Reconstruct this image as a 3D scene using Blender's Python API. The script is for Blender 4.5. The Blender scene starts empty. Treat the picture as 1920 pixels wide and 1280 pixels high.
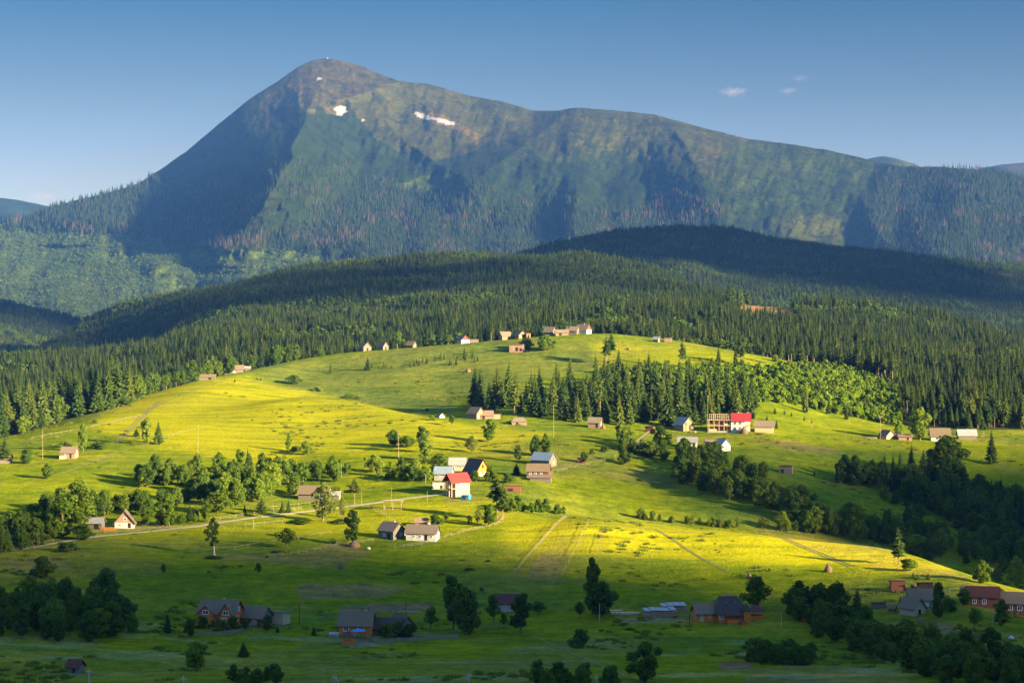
import bpy, bmesh, math, random
import numpy as np
from mathutils import Vector, Matrix

# ------------------------------------------------------------------ constants
FPX = 1920*70/36.0          # focal length in reference pixels
HZ = 560.0                  # row of the true horizon in the reference
S = bpy.context.scene
COL = S.collection
rng = np.random.default_rng(7)
random.seed(7)
SUN_EL = math.radians(15.5)
SUN_H = np.array([0.87, -0.493]); SUN_H /= np.linalg.norm(SUN_H)
TANE = math.tan(SUN_EL)

# ------------------------------------------------------------------ numeric helpers
def pchip(x, y, xi):
    x = np.asarray(x, float); y = np.asarray(y, float); xi = np.asarray(xi, float)
    h = np.diff(x); dl = np.diff(y)/h
    m = np.zeros_like(y)
    for i in range(1, len(x)-1):
        if dl[i-1]*dl[i] > 0:
            w1 = 2*h[i]+h[i-1]; w2 = h[i]+2*h[i-1]
            m[i] = (w1+w2)/(w1/dl[i-1]+w2/dl[i])
    m[0] = dl[0]; m[-1] = dl[-1]
    xc = np.clip(xi, x[0], x[-1])
    k = np.clip(np.searchsorted(x, xc)-1, 0, len(x)-2)
    t = (xc-x[k])/h[k]
    t2 = t*t; t3 = t2*t
    return ((2*t3-3*t2+1)*y[k]+(t3-2*t2+t)*h[k]*m[k]+(-2*t3+3*t2)*y[k+1]+(t3-t2)*h[k]*m[k+1])

def smooth(a, b, x):
    t = np.clip((x-a)/(b-a), 0, 1)
    return t*t*(3-2*t)

_lat = np.random.default_rng(3).random((256, 256))
def vnoise(x, y):
    x = np.asarray(x, float); y = np.asarray(y, float)
    xi = np.floor(x).astype(int); yi = np.floor(y).astype(int)
    fx = x-xi; fy = y-yi
    fx = fx*fx*(3-2*fx); fy = fy*fy*(3-2*fy)
    a = _lat[xi & 255, yi & 255]; b = _lat[(xi+1) & 255, yi & 255]
    c = _lat[xi & 255, (yi+1) & 255]; d = _lat[(xi+1) & 255, (yi+1) & 255]
    return (a*(1-fx)+b*fx)*(1-fy)+(c*(1-fx)+d*fx)*fy
def fbm(x, y, o=4, g=0.5):
    s = 0; a = 1; n = 0
    for i in range(o):
        s = s+a*vnoise(x*2**i+17.3*i, y*2**i+5.1*i); n += a; a *= g
    return s/n*2-1

def inpoly(px, py, poly):
    px = np.asarray(px); py = np.asarray(py)
    r = np.zeros(np.broadcast(px, py).shape, bool)
    n = len(poly)
    for i in range(n):
        x1, y1 = poly[i]; x2, y2 = poly[(i+1) % n]
        if y1 == y2: continue
        c = ((y1 > py) != (y2 > py)) & (px < (x2-x1)*(py-y1)/(y2-y1)+x1)
        r ^= c
    return r

# ------------------------------------------------------------------ terrain tables
# for every column (reference px): (row, depth) knots from near to far
T = {
 0:   [(1280,450),(1180,530),(1090,600),(1045,640),(1015,672),(985,700),(945,745),(912,785),(880,825),(848,880),(824,935),(826,975),(822,1000),(817,1030),(812,1060),(835,1160),(740,1400),(690,1750),(722,2050),(700,2400),(740,2700),(650,3000),(600,3250),(568,3450),(640,4100)],
 200: [(1280,450),(1180,540),(1090,610),(1040,650),(1000,695),(982,715),(950,755),(910,795),(865,850),(820,920),(785,990),(778,1015),(772,1035),(765,1060),(760,1080),(790,1180),(730,1400),(676,1750),(690,2000),(592,2950),(650,3250),(640,3400),(625,3500),(612,3600),(660,4100)],
 400: [(1280,450),(1180,552),(1090,618),(1040,658),(1000,698),(978,718),(940,765),(900,812),(860,865),(810,940),(765,1020),(745,1060),(730,1090),(718,1120),(708,1145),(735,1240),(680,1450),(625,1800),(600,2100),(545,2800),(620,3150),(620,3300),(620,3450),(620,3600),(660,4100)],
 600: [(1280,450),(1180,558),(1090,622),(1045,660),(1000,706),(970,738),(930,785),(885,835),(845,890),(800,960),(738,1050),(752,1080),(722,1140),(692,1195),(666,1240),(690,1330),(640,1600),(585,2000),(540,2350),(505,2750),(590,3150),(600,3300),(610,3450),(610,3600),(660,4100)],
 800: [(1280,450),(1180,560),(1090,626),(1045,664),(1000,706),(965,740),(920,785),(880,835),(845,880),(808,935),(778,985),(786,1015),(742,1095),(695,1170),(647,1245),(672,1330),(615,1600),(560,2000),(515,2400),(488,2700),(570,3050),(560,3300),(560,3450),(560,3600),(640,4100)],
 960: [(1280,450),(1180,560),(1090,628),(1045,665),(1000,705),(965,740),(925,780),(880,832),(845,880),(812,930),(785,975),(775,990),(730,1085),(680,1175),(634,1250),(660,1330),(600,1650),(550,2000),(505,2400),(485,2700),(560,3000),(530,3200),(500,3400),(480,3600),(600,4100)],
 1100:[(1280,450),(1180,560),(1090,628),(1030,676),(968,730),(970,752),(930,790),(885,838),(840,890),(808,940),(790,975),(775,1000),(725,1090),(675,1175),(626,1250),(650,1330),(590,1620),(545,1950),(510,2300),(490,2580),(550,2850),(510,3100),(470,3350),(447,3600),(580,4100)],
 1250:[(1280,450),(1180,560),(1090,628),(1035,674),(986,722),(992,748),(950,790),(905,838),(860,888),(818,945),(800,975),(780,1005),(725,1085),(680,1165),(638,1240),(660,1310),(605,1550),(565,1850),(535,2150),(516,2350),(560,2650),(510,3000),(465,3350),(433,3600),(570,4100)],
 1400:[(1280,450),(1180,558),(1090,624),(1035,668),(996,712),(1012,742),(955,790),(900,838),(862,884),(830,930),(802,970),(768,1025),(722,1095),(690,1155),(663,1215),(690,1290),(625,1500),(592,1700),(580,1850),(574,1950),(610,2250),(560,2700),(500,3200),(441,3600),(580,4100)],
 1550:[(1280,450),(1180,554),(1100,612),(1050,655),(1012,700),(1040,736),(985,790),(935,835),(890,882),(852,922),(822,965),(790,1025),(745,1095),(710,1155),(688,1215),(690,1270),(640,1450),(605,1650),(585,1780),(572,1900),(620,2200),(570,2700),(510,3200),(462,3600),(600,4100)],
 1700:[(1280,450),(1180,546),(1110,600),(1065,640),(1034,680),(1075,722),(1040,775),(985,825),(925,872),(868,918),(832,960),(815,1000),(795,1050),(760,1120),(730,1200),(715,1260),(665,1420),(630,1600),(612,1720),(596,1850),(640,2150),(590,2650),(525,3150),(484,3600),(620,4100)],
 1850:[(1280,445),(1195,530),(1140,575),(1105,605),(1088,630),(1140,690),(1090,750),(1010,815),(940,868),(880,915),(838,960),(820,1000),(805,1040),(775,1110),(745,1190),(725,1270),(690,1420),(660,1600),(643,1720),(628,1850),(680,2150),(620,2650),(550,3150),(499,3600),(640,4100)],
 2000:[(1285,445),(1210,530),(1160,575),(1130,605),(1125,630),(1150,690),(1095,750),(1010,815),(935,868),(875,915),(840,960),(822,1000),(808,1040),(780,1110),(750,1190),(735,1270),(705,1420),(680,1600),(665,1720),(650,1850),(700,2150),(630,2650),(560,3150),(505,3600),(650,4100)],
}
_tc = sorted(T)
_K = len(T[0])
PXG = np.arange(-300, 2301, 5.0)
DG = np.concatenate([np.arange(400, 1320, 2.0), np.arange(1320, 4101, 6.0)])
_tabP = np.zeros((len(PXG), len(DG)))
_kr = np.array([pchip(_tc, [T[c][k][0] for c in _tc], PXG) for k in range(_K)])
_kd = np.array([pchip(_tc, [T[c][k][1] for c in _tc], PXG) for k in range(_K)])
for i in range(len(PXG)):
    _tabP[i] = pchip(_kd[:, i], _kr[:, i], DG)
    lo = DG < _kd[0, i]
    _tabP[i][lo] = _kr[0, i]+(_kd[0, i]-DG[lo])*0.75
# light smoothing along both directions
def _blur(a, n, ax):
    k = np.hanning(n+2)[1:-1]; k /= k.sum()
    p = [(0, 0), (0, 0)]; p[ax] = (n//2, n//2)
    b = np.pad(a, p, mode='edge')
    return np.apply_along_axis(lambda v: np.convolve(v, k, 'valid'), ax, b)
_tabP = _blur(_tabP, 25, 0)
_tabP = _blur(_tabP, 9, 1)
_XX = (PXG[:, None]-960)/FPX*DG[None, :]
_YY = np.broadcast_to(DG[None, :], _XX.shape)
_ZZ = -(_tabP-HZ)/FPX*DG[None, :]
def undul(x, y):
    f = fbm(x/95.0+3, y/95.0, 3)*1.5+fbm(x/26.0, y/26.0+9, 3)*0.42+fbm(x/7.0, y/9.0, 2)*0.10
    far = 1+smooth(1300, 1700, y)*5
    return f*far
_ZZ = _ZZ+undul(_XX, _YY)
_tabP = HZ-_ZZ/DG[None, :]*FPX

def _lookup(px, d):
    i = np.clip((px-PXG[0])/5.0, 0, len(PXG)-1.001)
    j = np.interp(d, DG, np.arange(len(DG)))
    j = np.clip(j, 0, len(DG)-1.001)
    i0 = i.astype(int); j0 = j.astype(int); fi = i-i0; fj = j-j0
    return ((_ZZ[i0, j0]*(1-fj)+_ZZ[i0, j0+1]*fj)*(1-fi)+(_ZZ[i0+1, j0]*(1-fj)+_ZZ[i0+1, j0+1]*fj)*fi)
def gz(x, y):
    """terrain height (farm land and forest hills)"""
    x = np.asarray(x, float); y = np.asarray(y, float)
    ye = np.maximum(y, 400.0)
    px = 960+FPX*x/ye
    z = _lookup(px, ye)
    over = np.maximum(np.abs(px-1000)-1320, 0)
    z = z - np.minimum(over*0.004, 8)
    t = np.clip(y/400.0, -2, 1)
    near = np.where(t < 0, -2+ t*10, -2+(z+2)*(1-(1-np.clip(t, 0, 1))**1.35))
    return np.where(y < 400, near, z)
def hit(px, py, dmin=400, dmax=4100):
    """first terrain point seen at a pixel of the photograph"""
    i = (px-PXG[0])/5.0; i0 = int(np.clip(i, 0, len(PXG)-2)); f = min(max(i-i0, 0), 1)
    row = _tabP[i0]*(1-f)+_tabP[i0+1]*f
    ok = np.where((row <= py) & (DG >= dmin) & (DG <= dmax))[0]
    if len(ok) == 0: j = len(DG)-1
    else: j = ok[0]
    d = DG[j]
    if j > 0 and row[j-1] > py:
        d = DG[j-1]+(DG[j]-DG[j-1])*(row[j-1]-py)/(row[j-1]-row[j]+1e-9)
    x = (px-960)/FPX*d
    return float(x), float(d), float(gz(x, d))
def hitm(px, py):
    """as hit, but things on the crest stay on the meadow side of it"""
    x, y, z = hit(px, py)
    lim = float(np.interp(px, [a for a, _ in FE_T], [b for _, b in FE_T]))-16
    if y > lim and py > 600:
        i = int(np.clip(round((px-PXG[0])/5.0), 0, len(PXG)-1)); m = (DG > 900) & (DG < lim)
        d = float(DG[m][np.argmin(_tabP[i][m])])-4
        x = (px-960)/FPX*d; return x, d, float(gz(x, d))
    return x, y, z
def at(px, d):
    x = (px-960)/FPX*d
    return float(x), float(d), float(gz(x, d))

# ------------------------------------------------------------------ material helpers
def newmat(name):
    m = bpy.data.materials.new(name); m.use_nodes = True
    nt = m.node_tree; b = nt.nodes['Principled BSDF']
    b.inputs['Specular IOR Level'].default_value = 0.15
    b.inputs['Roughness'].default_value = 0.85
    return m, nt, b
def N(nt, t, **kw):
    n = nt.nodes.new(t)
    for k, v in kw.items():
        if hasattr(n, k) and not k[0].isupper(): setattr(n, k, v)
    return n
def noise(nt, vec, scale, detail=4, rough=0.55):
    n = nt.nodes.new('ShaderNodeTexNoise')
    n.inputs['Scale'].default_value = scale; n.inputs['Detail'].default_value = detail
    n.inputs['Roughness'].default_value = rough
    if vec is not None: nt.links.new(vec, n.inputs['Vector'])
    return n.outputs['Fac']
def ramp(nt, fac, stops):
    r = nt.nodes.new('ShaderNodeValToRGB'); el = r.color_ramp.elements
    while len(el) < len(stops): el.new(0.5)
    for e, (p, c) in zip(el, stops):
        e.position = p; e.color = (*c, 1) if len(c) == 3 else c
    nt.links.new(fac, r.inputs['Fac']); return r.outputs['Color']
def mixc(nt, fac, a, b, mode='MIX'):
    m = nt.nodes.new('ShaderNodeMix'); m.data_type = 'RGBA'; m.blend_type = mode
    for s, v in ((0, fac), (6, a), (7, b)):
        if isinstance(v, (int, float)): m.inputs[s].default_value = v
        elif isinstance(v, tuple): m.inputs[s].default_value = (*v, 1)
        else: nt.links.new(v, m.inputs[s])
    return m.outputs[2]
def math_(nt, op, a, b=None, clamp=False):
    m = nt.nodes.new('ShaderNodeMath'); m.operation = op; m.use_clamp = clamp
    for s, v in ((0, a), (1, b)):
        if v is None: continue
        if isinstance(v, (int, float)): m.inputs[s].default_value = v
        else: nt.links.new(v, m.inputs[s])
    return m.outputs[0]
def bump(nt, b, h, strength, dist):
    n = nt.nodes.new('ShaderNodeBump'); n.inputs['Strength'].default_value = strength
    n.inputs['Distance'].default_value = dist
    nt.links.new(h, n.inputs['Height']); nt.links.new(n.outputs[0], b.inputs['Normal'])
def coords(nt, out='Object', scale=None):
    tc = nt.nodes.new('ShaderNodeTexCoord'); v = tc.outputs[out]
    if scale:
        mp = nt.nodes.new('ShaderNodeMapping'); mp.inputs['Scale'].default_value = scale
        nt.links.new(v, mp.inputs['Vector']); v = mp.outputs[0]
    return v

def foliage(name, cols, transl=0.35, gloss=0.08, vscale=0.35):
    """leaf material: object-random hue plus clump noise, some light let through"""
    m, nt, b = newmat(name)
    oi = nt.nodes.new('ShaderNodeObjectInfo')
    v = coords(nt)
    n = noise(nt, v, vscale, 3, 0.7)
    n2 = noise(nt, v, 2.3, 2, 0.6)
    f = math_(nt, 'ADD', math_(nt, 'MULTIPLY', oi.outputs['Random'], 0.62), math_(nt, 'MULTIPLY', n, 0.40))
    c = ramp(nt, f, [(i/(len(cols)-1)*0.8+0.1, c) for i, c in enumerate(cols)])
    c = mixc(nt, 1.0, c, ramp(nt, n2, [(0.25, (0.62, 0.62, 0.62)), (0.75, (1.35, 1.35, 1.25))]), 'MULTIPLY')
    nt.links.new(c, b.inputs['Base Color'])
    b.inputs['Specular IOR Level'].default_value = gloss
    b.inputs['Roughness'].default_value = 0.7
    if transl > 0:
        tr = nt.nodes.new('ShaderNodeBsdfTranslucent')
        nt.links.new(mixc(nt, 1.0, c, (1.3, 1.25, 0.5), 'MULTIPLY'), tr.inputs['Color'])
        ms = nt.nodes.new('ShaderNodeMixShader'); ms.inputs[0].default_value = transl
        nt.links.new(b.outputs[0], ms.inputs[1]); nt.links.new(tr.outputs[0], ms.inputs[2])
        nt.links.new(ms.outputs[0], nt.nodes['Material Output'].inputs['Surface'])
    return m
def plain(name, c1, c2, scale=1.0, rough=0.85, stretch=None, b_s=0.0, b_d=0.02, rnd=0.0, detail=4):
    m, nt, b = newmat(name)
    v = coords(nt, 'Object', stretch)
    n = noise(nt, v, scale, detail, 0.6)
    c = ramp(nt, n, [(0.3, c1), (0.7, c2)])
    nt.links.new(c, b.inputs['Base Color']); b.inputs['Roughness'].default_value = rough
    if b_s > 0: bump(nt, b, n, b_s, b_d)
    return m

# ------------------------------------------------------------------ mesh helpers
def mesh_np(name, verts, faces, mats=(), fmat=None, smooth_=False):
    """faces: (n,3) or (n,4) array"""
    me = bpy.data.meshes.new(name)
    verts = np.asarray(verts, np.float32); faces = np.asarray(faces, np.int32)
    k = faces.shape[1]
    me.vertices.add(len(verts)); me.vertices.foreach_set('co', verts.ravel())
    me.loops.add(faces.size); me.loops.foreach_set('vertex_index', faces.ravel())
    me.polygons.add(len(faces))
    me.polygons.foreach_set('loop_start', np.arange(0, faces.size, k, dtype=np.int32))
    me.polygons.foreach_set('loop_total', np.full(len(faces), k, np.int32))
    for m in mats: me.materials.append(m)
    if fmat is not None: me.polygons.foreach_set('material_index', np.asarray(fmat, np.int32))
    me.polygons.foreach_set('use_smooth', np.full(len(faces), smooth_, bool))
    me.update(calc_edges=True); me.validate()
    return me
def grid_faces(nr, nc):
    i = np.arange(nr-1)[:, None]*nc+np.arange(nc-1)[None, :]
    i = i.ravel()
    return np.stack([i, i+1, i+nc+1, i+nc], 1)
def link(name, me, parent=None, **props):
    o = bpy.data.objects.new(name, me); COL.objects.link(o)
    if parent is not None: o.parent = parent
    for k, v in props.items(): o[k] = v
    return o
def vcol(me, name, cols):
    a = me.color_attributes.new(name, 'FLOAT_COLOR', 'POINT')
    c = np.ones((len(me.vertices), 4), np.float32); c[:, :3] = cols
    a.data.foreach_set('color', c.ravel())
def vfloat(me, name, vals):
    a = me.attributes.new(name, 'FLOAT', 'POINT')
    a.data.foreach_set('value', np.asarray(vals, np.float32).ravel())

# ------------------------------------------------------------------ materials of the setting
def ground_material():
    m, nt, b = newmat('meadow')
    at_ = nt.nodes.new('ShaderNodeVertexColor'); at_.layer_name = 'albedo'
    fl = nt.nodes.new('ShaderNodeAttribute'); fl.attribute_name = 'flower_and_sun'
    v = coords(nt)
    n1 = noise(nt, v, 0.035, 5, 0.62)
    n2 = noise(nt, v, 0.22, 4, 0.7)
    n3 = noise(nt, v, 1.1, 3, 0.7)
    vs = coords(nt, 'Object', (0.018, 0.16, 0.05))
    n4 = noise(nt, vs, 1.0, 5, 0.65)
    c = at_.outputs['Color']
    c = mixc(nt, 1.0, c, ramp(nt, n1, [(0.3, (0.70, 0.78, 0.8)), (0.5, (1, 1, 1)), (0.7, (1.35, 1.15, 1.0))]), 'MULTIPLY')
    c = mixc(nt, 1.0, c, ramp(nt, n2, [(0.3, (0.60, 0.68, 0.7)), (0.7, (1.36, 1.28, 1.2))]), 'MULTIPLY')
    c = mixc(nt, 1.0, c, ramp(nt, n3, [(0.3, (0.72, 0.78, 0.8)), (0.7, (1.28, 1.22, 1.2))]), 'MULTIPLY')
    c = mixc(nt, 1.0, c, ramp(nt, n4, [(0.3, (0.72, 0.80, 0.85)), (0.52, (1.0, 1.0, 1.0)), (0.72, (1.35, 1.2, 1.0))]), 'MULTIPLY')
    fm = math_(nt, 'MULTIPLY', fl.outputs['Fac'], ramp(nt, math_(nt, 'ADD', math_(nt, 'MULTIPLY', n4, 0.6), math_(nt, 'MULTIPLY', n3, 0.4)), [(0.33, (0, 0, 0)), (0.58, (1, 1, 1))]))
    c = mixc(nt, fm, c, (0.40, 0.355, 0.006))  # yellow of sunlit grass painted in with the flowers
    # small dark tussocks
    n5 = noise(nt, v, 0.42, 2, 0.5)
    tm = ramp(nt, n5, [(0.66, (0, 0, 0)), (0.74, (1, 1, 1))])
    c = mixc(nt, math_(nt, 'MULTIPLY', tm, 0.6), c, (0.035, 0.06, 0.010))
    nt.links.new(c, b.inputs['Base Color'])
    b.inputs['Roughness'].default_value = 1.0; b.inputs['Specular IOR Level'].default_value = 0.0
    bump(nt, b, math_(nt, 'ADD', math_(nt, 'MULTIPLY', n2, 1.6), n3), 0.6, 0.6)
    return m
def mountain_material():
    m, nt, b = newmat('mountain_cover')
    at_ = nt.nodes.new('ShaderNodeVertexColor'); at_.layer_name = 'albedo'
    v = coords(nt)
    n1 = noise(nt, v, 0.012, 6, 0.65); n2 = noise(nt, v, 0.07, 4, 0.7)
    c = at_.outputs['Color']
    lum = nt.nodes.new('ShaderNodeRGBToBW'); nt.links.new(c, lum.inputs[0])
    isn = ramp(nt, lum.outputs[0], [(0.15, (1, 1, 1)), (0.20, (0, 0, 0))])
    k = ramp(nt, n1, [(0.32, (0.55, 0.62, 0.65)), (0.5, (1, 1, 1)), (0.68, (1.5, 1.3, 1.1))])
    c2 = mixc(nt, 1.0, c, k, 'MULTIPLY')
    c2 = mixc(nt, 1.0, c2, ramp(nt, n2, [(0.3, (0.55, 0.6, 0.6)), (0.7, (1.45, 1.35, 1.3))]), 'MULTIPLY')
    nt.links.new(mixc(nt, isn, c, c2), b.inputs['Base Color'])
    b.inputs['Roughness'].default_value = 0.95; b.inputs['Specular IOR Level'].default_value = 0.03
    bump(nt, b, math_(nt, 'ADD', n1, math_(nt, 'MULTIPLY', n2, 0.5)), 0.9, 10.0)
    return m
M_GROUND = ground_material(); M_MOUNT = mountain_material()

# ------------------------------------------------------------------ ground sheet
FE_T = [(-300, 1075), (0, 1075), (150, 1085), (262, 1100), (275, 1210), (300, 1260), (440, 1310), (620, 1330), (830, 1335), (1000, 1335), (1150, 1320), (1250, 1280), (1400, 1240), (1480, 1235), (1560, 1245), (1650, 1210), (1682, 1190), (1690, 1050), (1730, 1040), (2300, 1035)]
def FE(px): return np.interp(px, [a for a, _ in FE_T], [b for _, b in FE_T])

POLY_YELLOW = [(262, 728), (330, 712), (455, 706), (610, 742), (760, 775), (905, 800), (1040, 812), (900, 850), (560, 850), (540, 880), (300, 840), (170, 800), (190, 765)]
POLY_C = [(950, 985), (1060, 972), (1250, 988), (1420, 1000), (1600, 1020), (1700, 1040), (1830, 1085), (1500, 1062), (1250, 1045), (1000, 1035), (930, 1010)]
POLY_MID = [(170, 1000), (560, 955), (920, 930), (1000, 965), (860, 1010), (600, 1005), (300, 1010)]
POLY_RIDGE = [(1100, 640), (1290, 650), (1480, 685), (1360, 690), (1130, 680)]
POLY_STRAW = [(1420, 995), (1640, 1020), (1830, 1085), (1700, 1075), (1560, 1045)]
BROWN = [([(540, 1040), (660, 1015), (700, 1040), (640, 1062), (400, 1050), (380, 1045)], 0.5), ([(560, 1095), (680, 1090), (780, 1100), (700, 1120), (560, 1122)], 0.6),
         ([(1000, 1050), (1060, 1000), (1075, 1010), (1040, 1085), (990, 1085)], 0.45), ([(690, 1135), (800, 1128), (815, 1140), (700, 1148)], 0.7),
         ([(1100, 885), (1200, 880), (1350, 905), (1200, 915)], 0.25), ([(1340, 1240), (1400, 1238), (1415, 1255), (1350, 1256)], 0.9), ([(0, 1045), (110, 1040), (140, 1065), (20, 1070)], 0.35),
         ([(1740, 1160), (1800, 1175), (1790, 1200), (1745, 1185)], 0.6), ([(1410, 825), (1500, 828), (1590, 850), (1500, 848)], 0.5), ([(760, 1260), (1100, 1190), (1250, 1200), (1000, 1265)], 0.2),
         ([(1400, 1255), (1600, 1245), (1760, 1290), (1400, 1290)], 0.35)]
PLOTS = [([(960, 1085), (1062, 972), (1108, 976), (1052, 1084)], (0.15, 0.145, 0.02), .45), ([(1108, 976), (1134, 984), (1118, 1045), (1075, 1050)], (0.10, 0.16, 0.01), .6), ([(1240, 992), (1420, 1003), (1600, 1064), (1365, 1074)], (0.12, 0.185, 0.008), .6),
 ([(640, 1136), (800, 1130), (815, 1143), (700, 1150), (640, 1150)], (0.17, 0.13, 0.07), .75), ([(560, 1148), (640, 1150), (620, 1165), (560, 1168)], (0.09, 0.15, 0.02), .8), ([(330, 1140), (560, 1132), (620, 1142), (380, 1150)], (0.15, 0.16, 0.03), .6),
 ([(1420, 1000), (1600, 1020), (1830, 1085), (1640, 1068)], (0.21, 0.175, 0.03), .5), ([(1700, 1098), (1840, 1106), (1830, 1122), (1710, 1116)], (0.08, 0.13, 0.02), .7), ([(1740, 1160), (1800, 1172), (1860, 1200), (1760, 1195)], (0.17, 0.15, 0.04), .7),
 ([(610, 960), (700, 950), (800, 940), (830, 975), (740, 1000), (640, 985)], (0.14, 0.17, 0.01), .5), ([(180, 995), (330, 985), (330, 978), (190, 984)], (0.22, 0.17, 0.08), .6), ([(940, 876), (1000, 872), (1000, 884), (945, 888)], (0.09, 0.14, 0.02), .8),
 ([(1040, 870), (1220, 810), (1290, 812), (1130, 868)], (0.11, 0.16, 0.01), .6), ([(1230, 812), (1440, 812), (1420, 826), (1240, 826)], (0.15, 0.16, 0.02), .6), ([(460, 712), (620, 745), (860, 785), (900, 770), (700, 720), (560, 700)], (0.085, 0.14, 0.02), .4),
 ([(0, 1048), (160, 1032), (330, 1052), (300, 1078), (0, 1090)], (0.15, 0.13, 0.03), .4), ([(700, 1010), (900, 996), (860, 1012), (760, 1030)], (0.06, 0.11, 0.015), .6), ([(1155, 1158), (1300, 1150), (1300, 1164), (1170, 1170)], (0.20, 0.16, 0.09), .6),
 ([(830, 930), (900, 926), (905, 942), (840, 946)], (0.16, 0.14, 0.05), .6), ([(640, 1200), (700, 1196), (705, 1212), (650, 1214)], (0.20, 0.16, 0.11), .7), ([(380, 1172), (540, 1168), (545, 1182), (390, 1186)], (0.10, 0.13, 0.03), .6)]
def colour_ground(x, y, z):
    px = 960+FPX*x/np.maximum(y, 100); py = HZ-FPX*z/np.maximum(y, 100)
    wob = fbm(x/14.0, y/14.0, 3)*9; wob2 = fbm(x/11.0+50, y/16.0, 3)*5
    qx = px+wob; qy = py+wob2
    c = np.zeros(x.shape+(3,)); c[:] = (0.125, 0.160, 0.006)
    def put(mask, col, a=1.0):
        mk = (mask*a)[..., None]
        c[:] = c*(1-mk)+np.array(col)*mk
    near = y < 1330
    f = np.zeros(x.shape)  # yellow of flowers and of warm sunlight put into the colour
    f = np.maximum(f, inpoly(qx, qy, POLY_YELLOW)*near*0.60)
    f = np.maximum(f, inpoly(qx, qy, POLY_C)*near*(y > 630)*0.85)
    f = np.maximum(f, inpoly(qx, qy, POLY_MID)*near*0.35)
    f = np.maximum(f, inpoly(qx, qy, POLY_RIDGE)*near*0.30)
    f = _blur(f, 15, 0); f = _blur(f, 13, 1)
    # fenced strips: mown, grazed and overgrown plots with straight edges
    sx = px+wob*0.12; sy = py+wob2*0.12
    for poly, col_, a_ in PLOTS: put(inpoly(sx, sy, poly)*near*1.0, col_, a_)
    hay = fbm(x/60.0+9, y/45.0+4, 3)
    put(np.clip(hay*1.4, 0, 1)*near, (0.17, 0.165, 0.035), 0.55)
    put(np.clip(-fbm(x/45.0+1, y/30.0+44, 3)*1.6, 0, 1)*near, (0.06, 0.115, 0.018), 0.6)
    put(inpoly(qx, qy, [(440, 690), (900, 640), (1100, 640), (1120, 690), (850, 740), (850, 780), (600, 740)])*near, (0.095, 0.125, 0.026), 0.7)
    put(inpoly(qx, qy, POLY_STRAW)*near*1.0, (0.24, 0.19, 0.05), 0.65)
    for poly, a in BROWN: put(inpoly(qx, qy, poly)*near*1.0, (0.16, 0.11, 0.06), a)
    # flower meadow below the frame's lower hamlets: pale umbels
    w = np.clip(fbm(x/22.0+7, y/12.0, 3)*3-0.6, 0, 1)*(y < 560)
    put(w, (0.22, 0.25, 0.16), 0.35)
    forest = (y > FE(px)-4)
    put(forest*1.0, (0.028, 0.035, 0.014), 0.9)
    put((inpoly(px, py, [(1380, 560), (1490, 560), (1500, 590), (1380, 590)]) & (y > 1500) & (y < 2000))*1.0, (0.30, 0.17, 0.06), 0.9)
    return c, f
def outer(lo, hi):
    l = lo-np.geomspace(8, 4200, 22)[::-1]; r = hi+np.geomspace(8, 4200, 22)
    return l, r
def build_ground():
    l, r = outer(-120, 2040)
    cols = np.concatenate([l, np.arange(-120, 2041, 4.5), r])
    rows = np.concatenate([[-900, -500, -300, -150, -60, -20, 0, 15, 40, 80, 130, 190, 250, 300, 350, 380], np.arange(400, 1340, 2.1)])
    u = (cols-960)/FPX
    Y = np.repeat(rows[:, None], len(cols), 1)
    X = u[None, :]*np.maximum(Y, 400)
    Z = gz(X, Y)
    me = mesh_np('ground', np.stack([X, Y, Z], -1).reshape(-1, 3), grid_faces(*X.shape), [M_GROUND], smooth_=True)
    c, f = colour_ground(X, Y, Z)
    vcol(me, 'albedo', c.reshape(-1, 3)); vfloat(me, 'flower_and_sun', f.reshape(-1))
    link('ground', me, kind='structure')
    # forest hills: same table, coarser, sharing the last row
    cols = np.concatenate([l, np.arange(-120, 2041, 9), r]); u = (cols-960)/FPX
    rows = np.concatenate([[rows[-1]], np.arange(1348, 4101, 12.0)])
    Y = np.repeat(rows[:, None], len(cols), 1); X = u[None, :]*Y; Z = gz(X, Y)
    Z[0] -= 0.05
    me = mesh_np('forest_hills', np.stack([X, Y, Z], -1).reshape(-1, 3), grid_faces(*X.shape), [M_GROUND], smooth_=True)
    c, f = colour_ground(X, Y, Z)
    vcol(me, 'albedo', c.reshape(-1, 3)); vfloat(me, 'flower_and_sun', f.reshape(-1)*0)
    link('hills', me, kind='structure')
build_ground()

# ------------------------------------------------------------------ the mountain
SIL = [(-900, 520), (-500, 480), (-200, 440), (0, 416), (50, 406), (100, 386), (150, 374), (200, 362), (235, 352), (262, 343), (300, 318), (350, 284), (400, 241), (440, 209), (470, 184), (500, 166), (530, 146), (560, 125), (585, 114), (612, 110), (640, 114), (680, 125), (720, 142), (750, 153), (800, 157), (830, 165), (880, 180), (940, 190), (1000, 207), (1045, 208), (1080, 202), (1120, 205), (1180, 210), (1230, 216), (1260, 224), (1320, 240), (1400, 260), (1480, 270), (1560, 283), (1620, 297), (1650, 305), (1690, 312), (1760, 313), (1830, 318), (1870, 323), (1920, 332), (2050, 360), (2400, 420), (2900, 500)]
DTOP = [(-900, 5900), (0, 6200), (250, 6700), (450, 7200), (610, 7600), (750, 7500), (900, 7500), (1080, 7300), (1300, 7200), (1600, 6900), (1800, 6600), (2100, 6500), (2900, 6300)]
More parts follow.
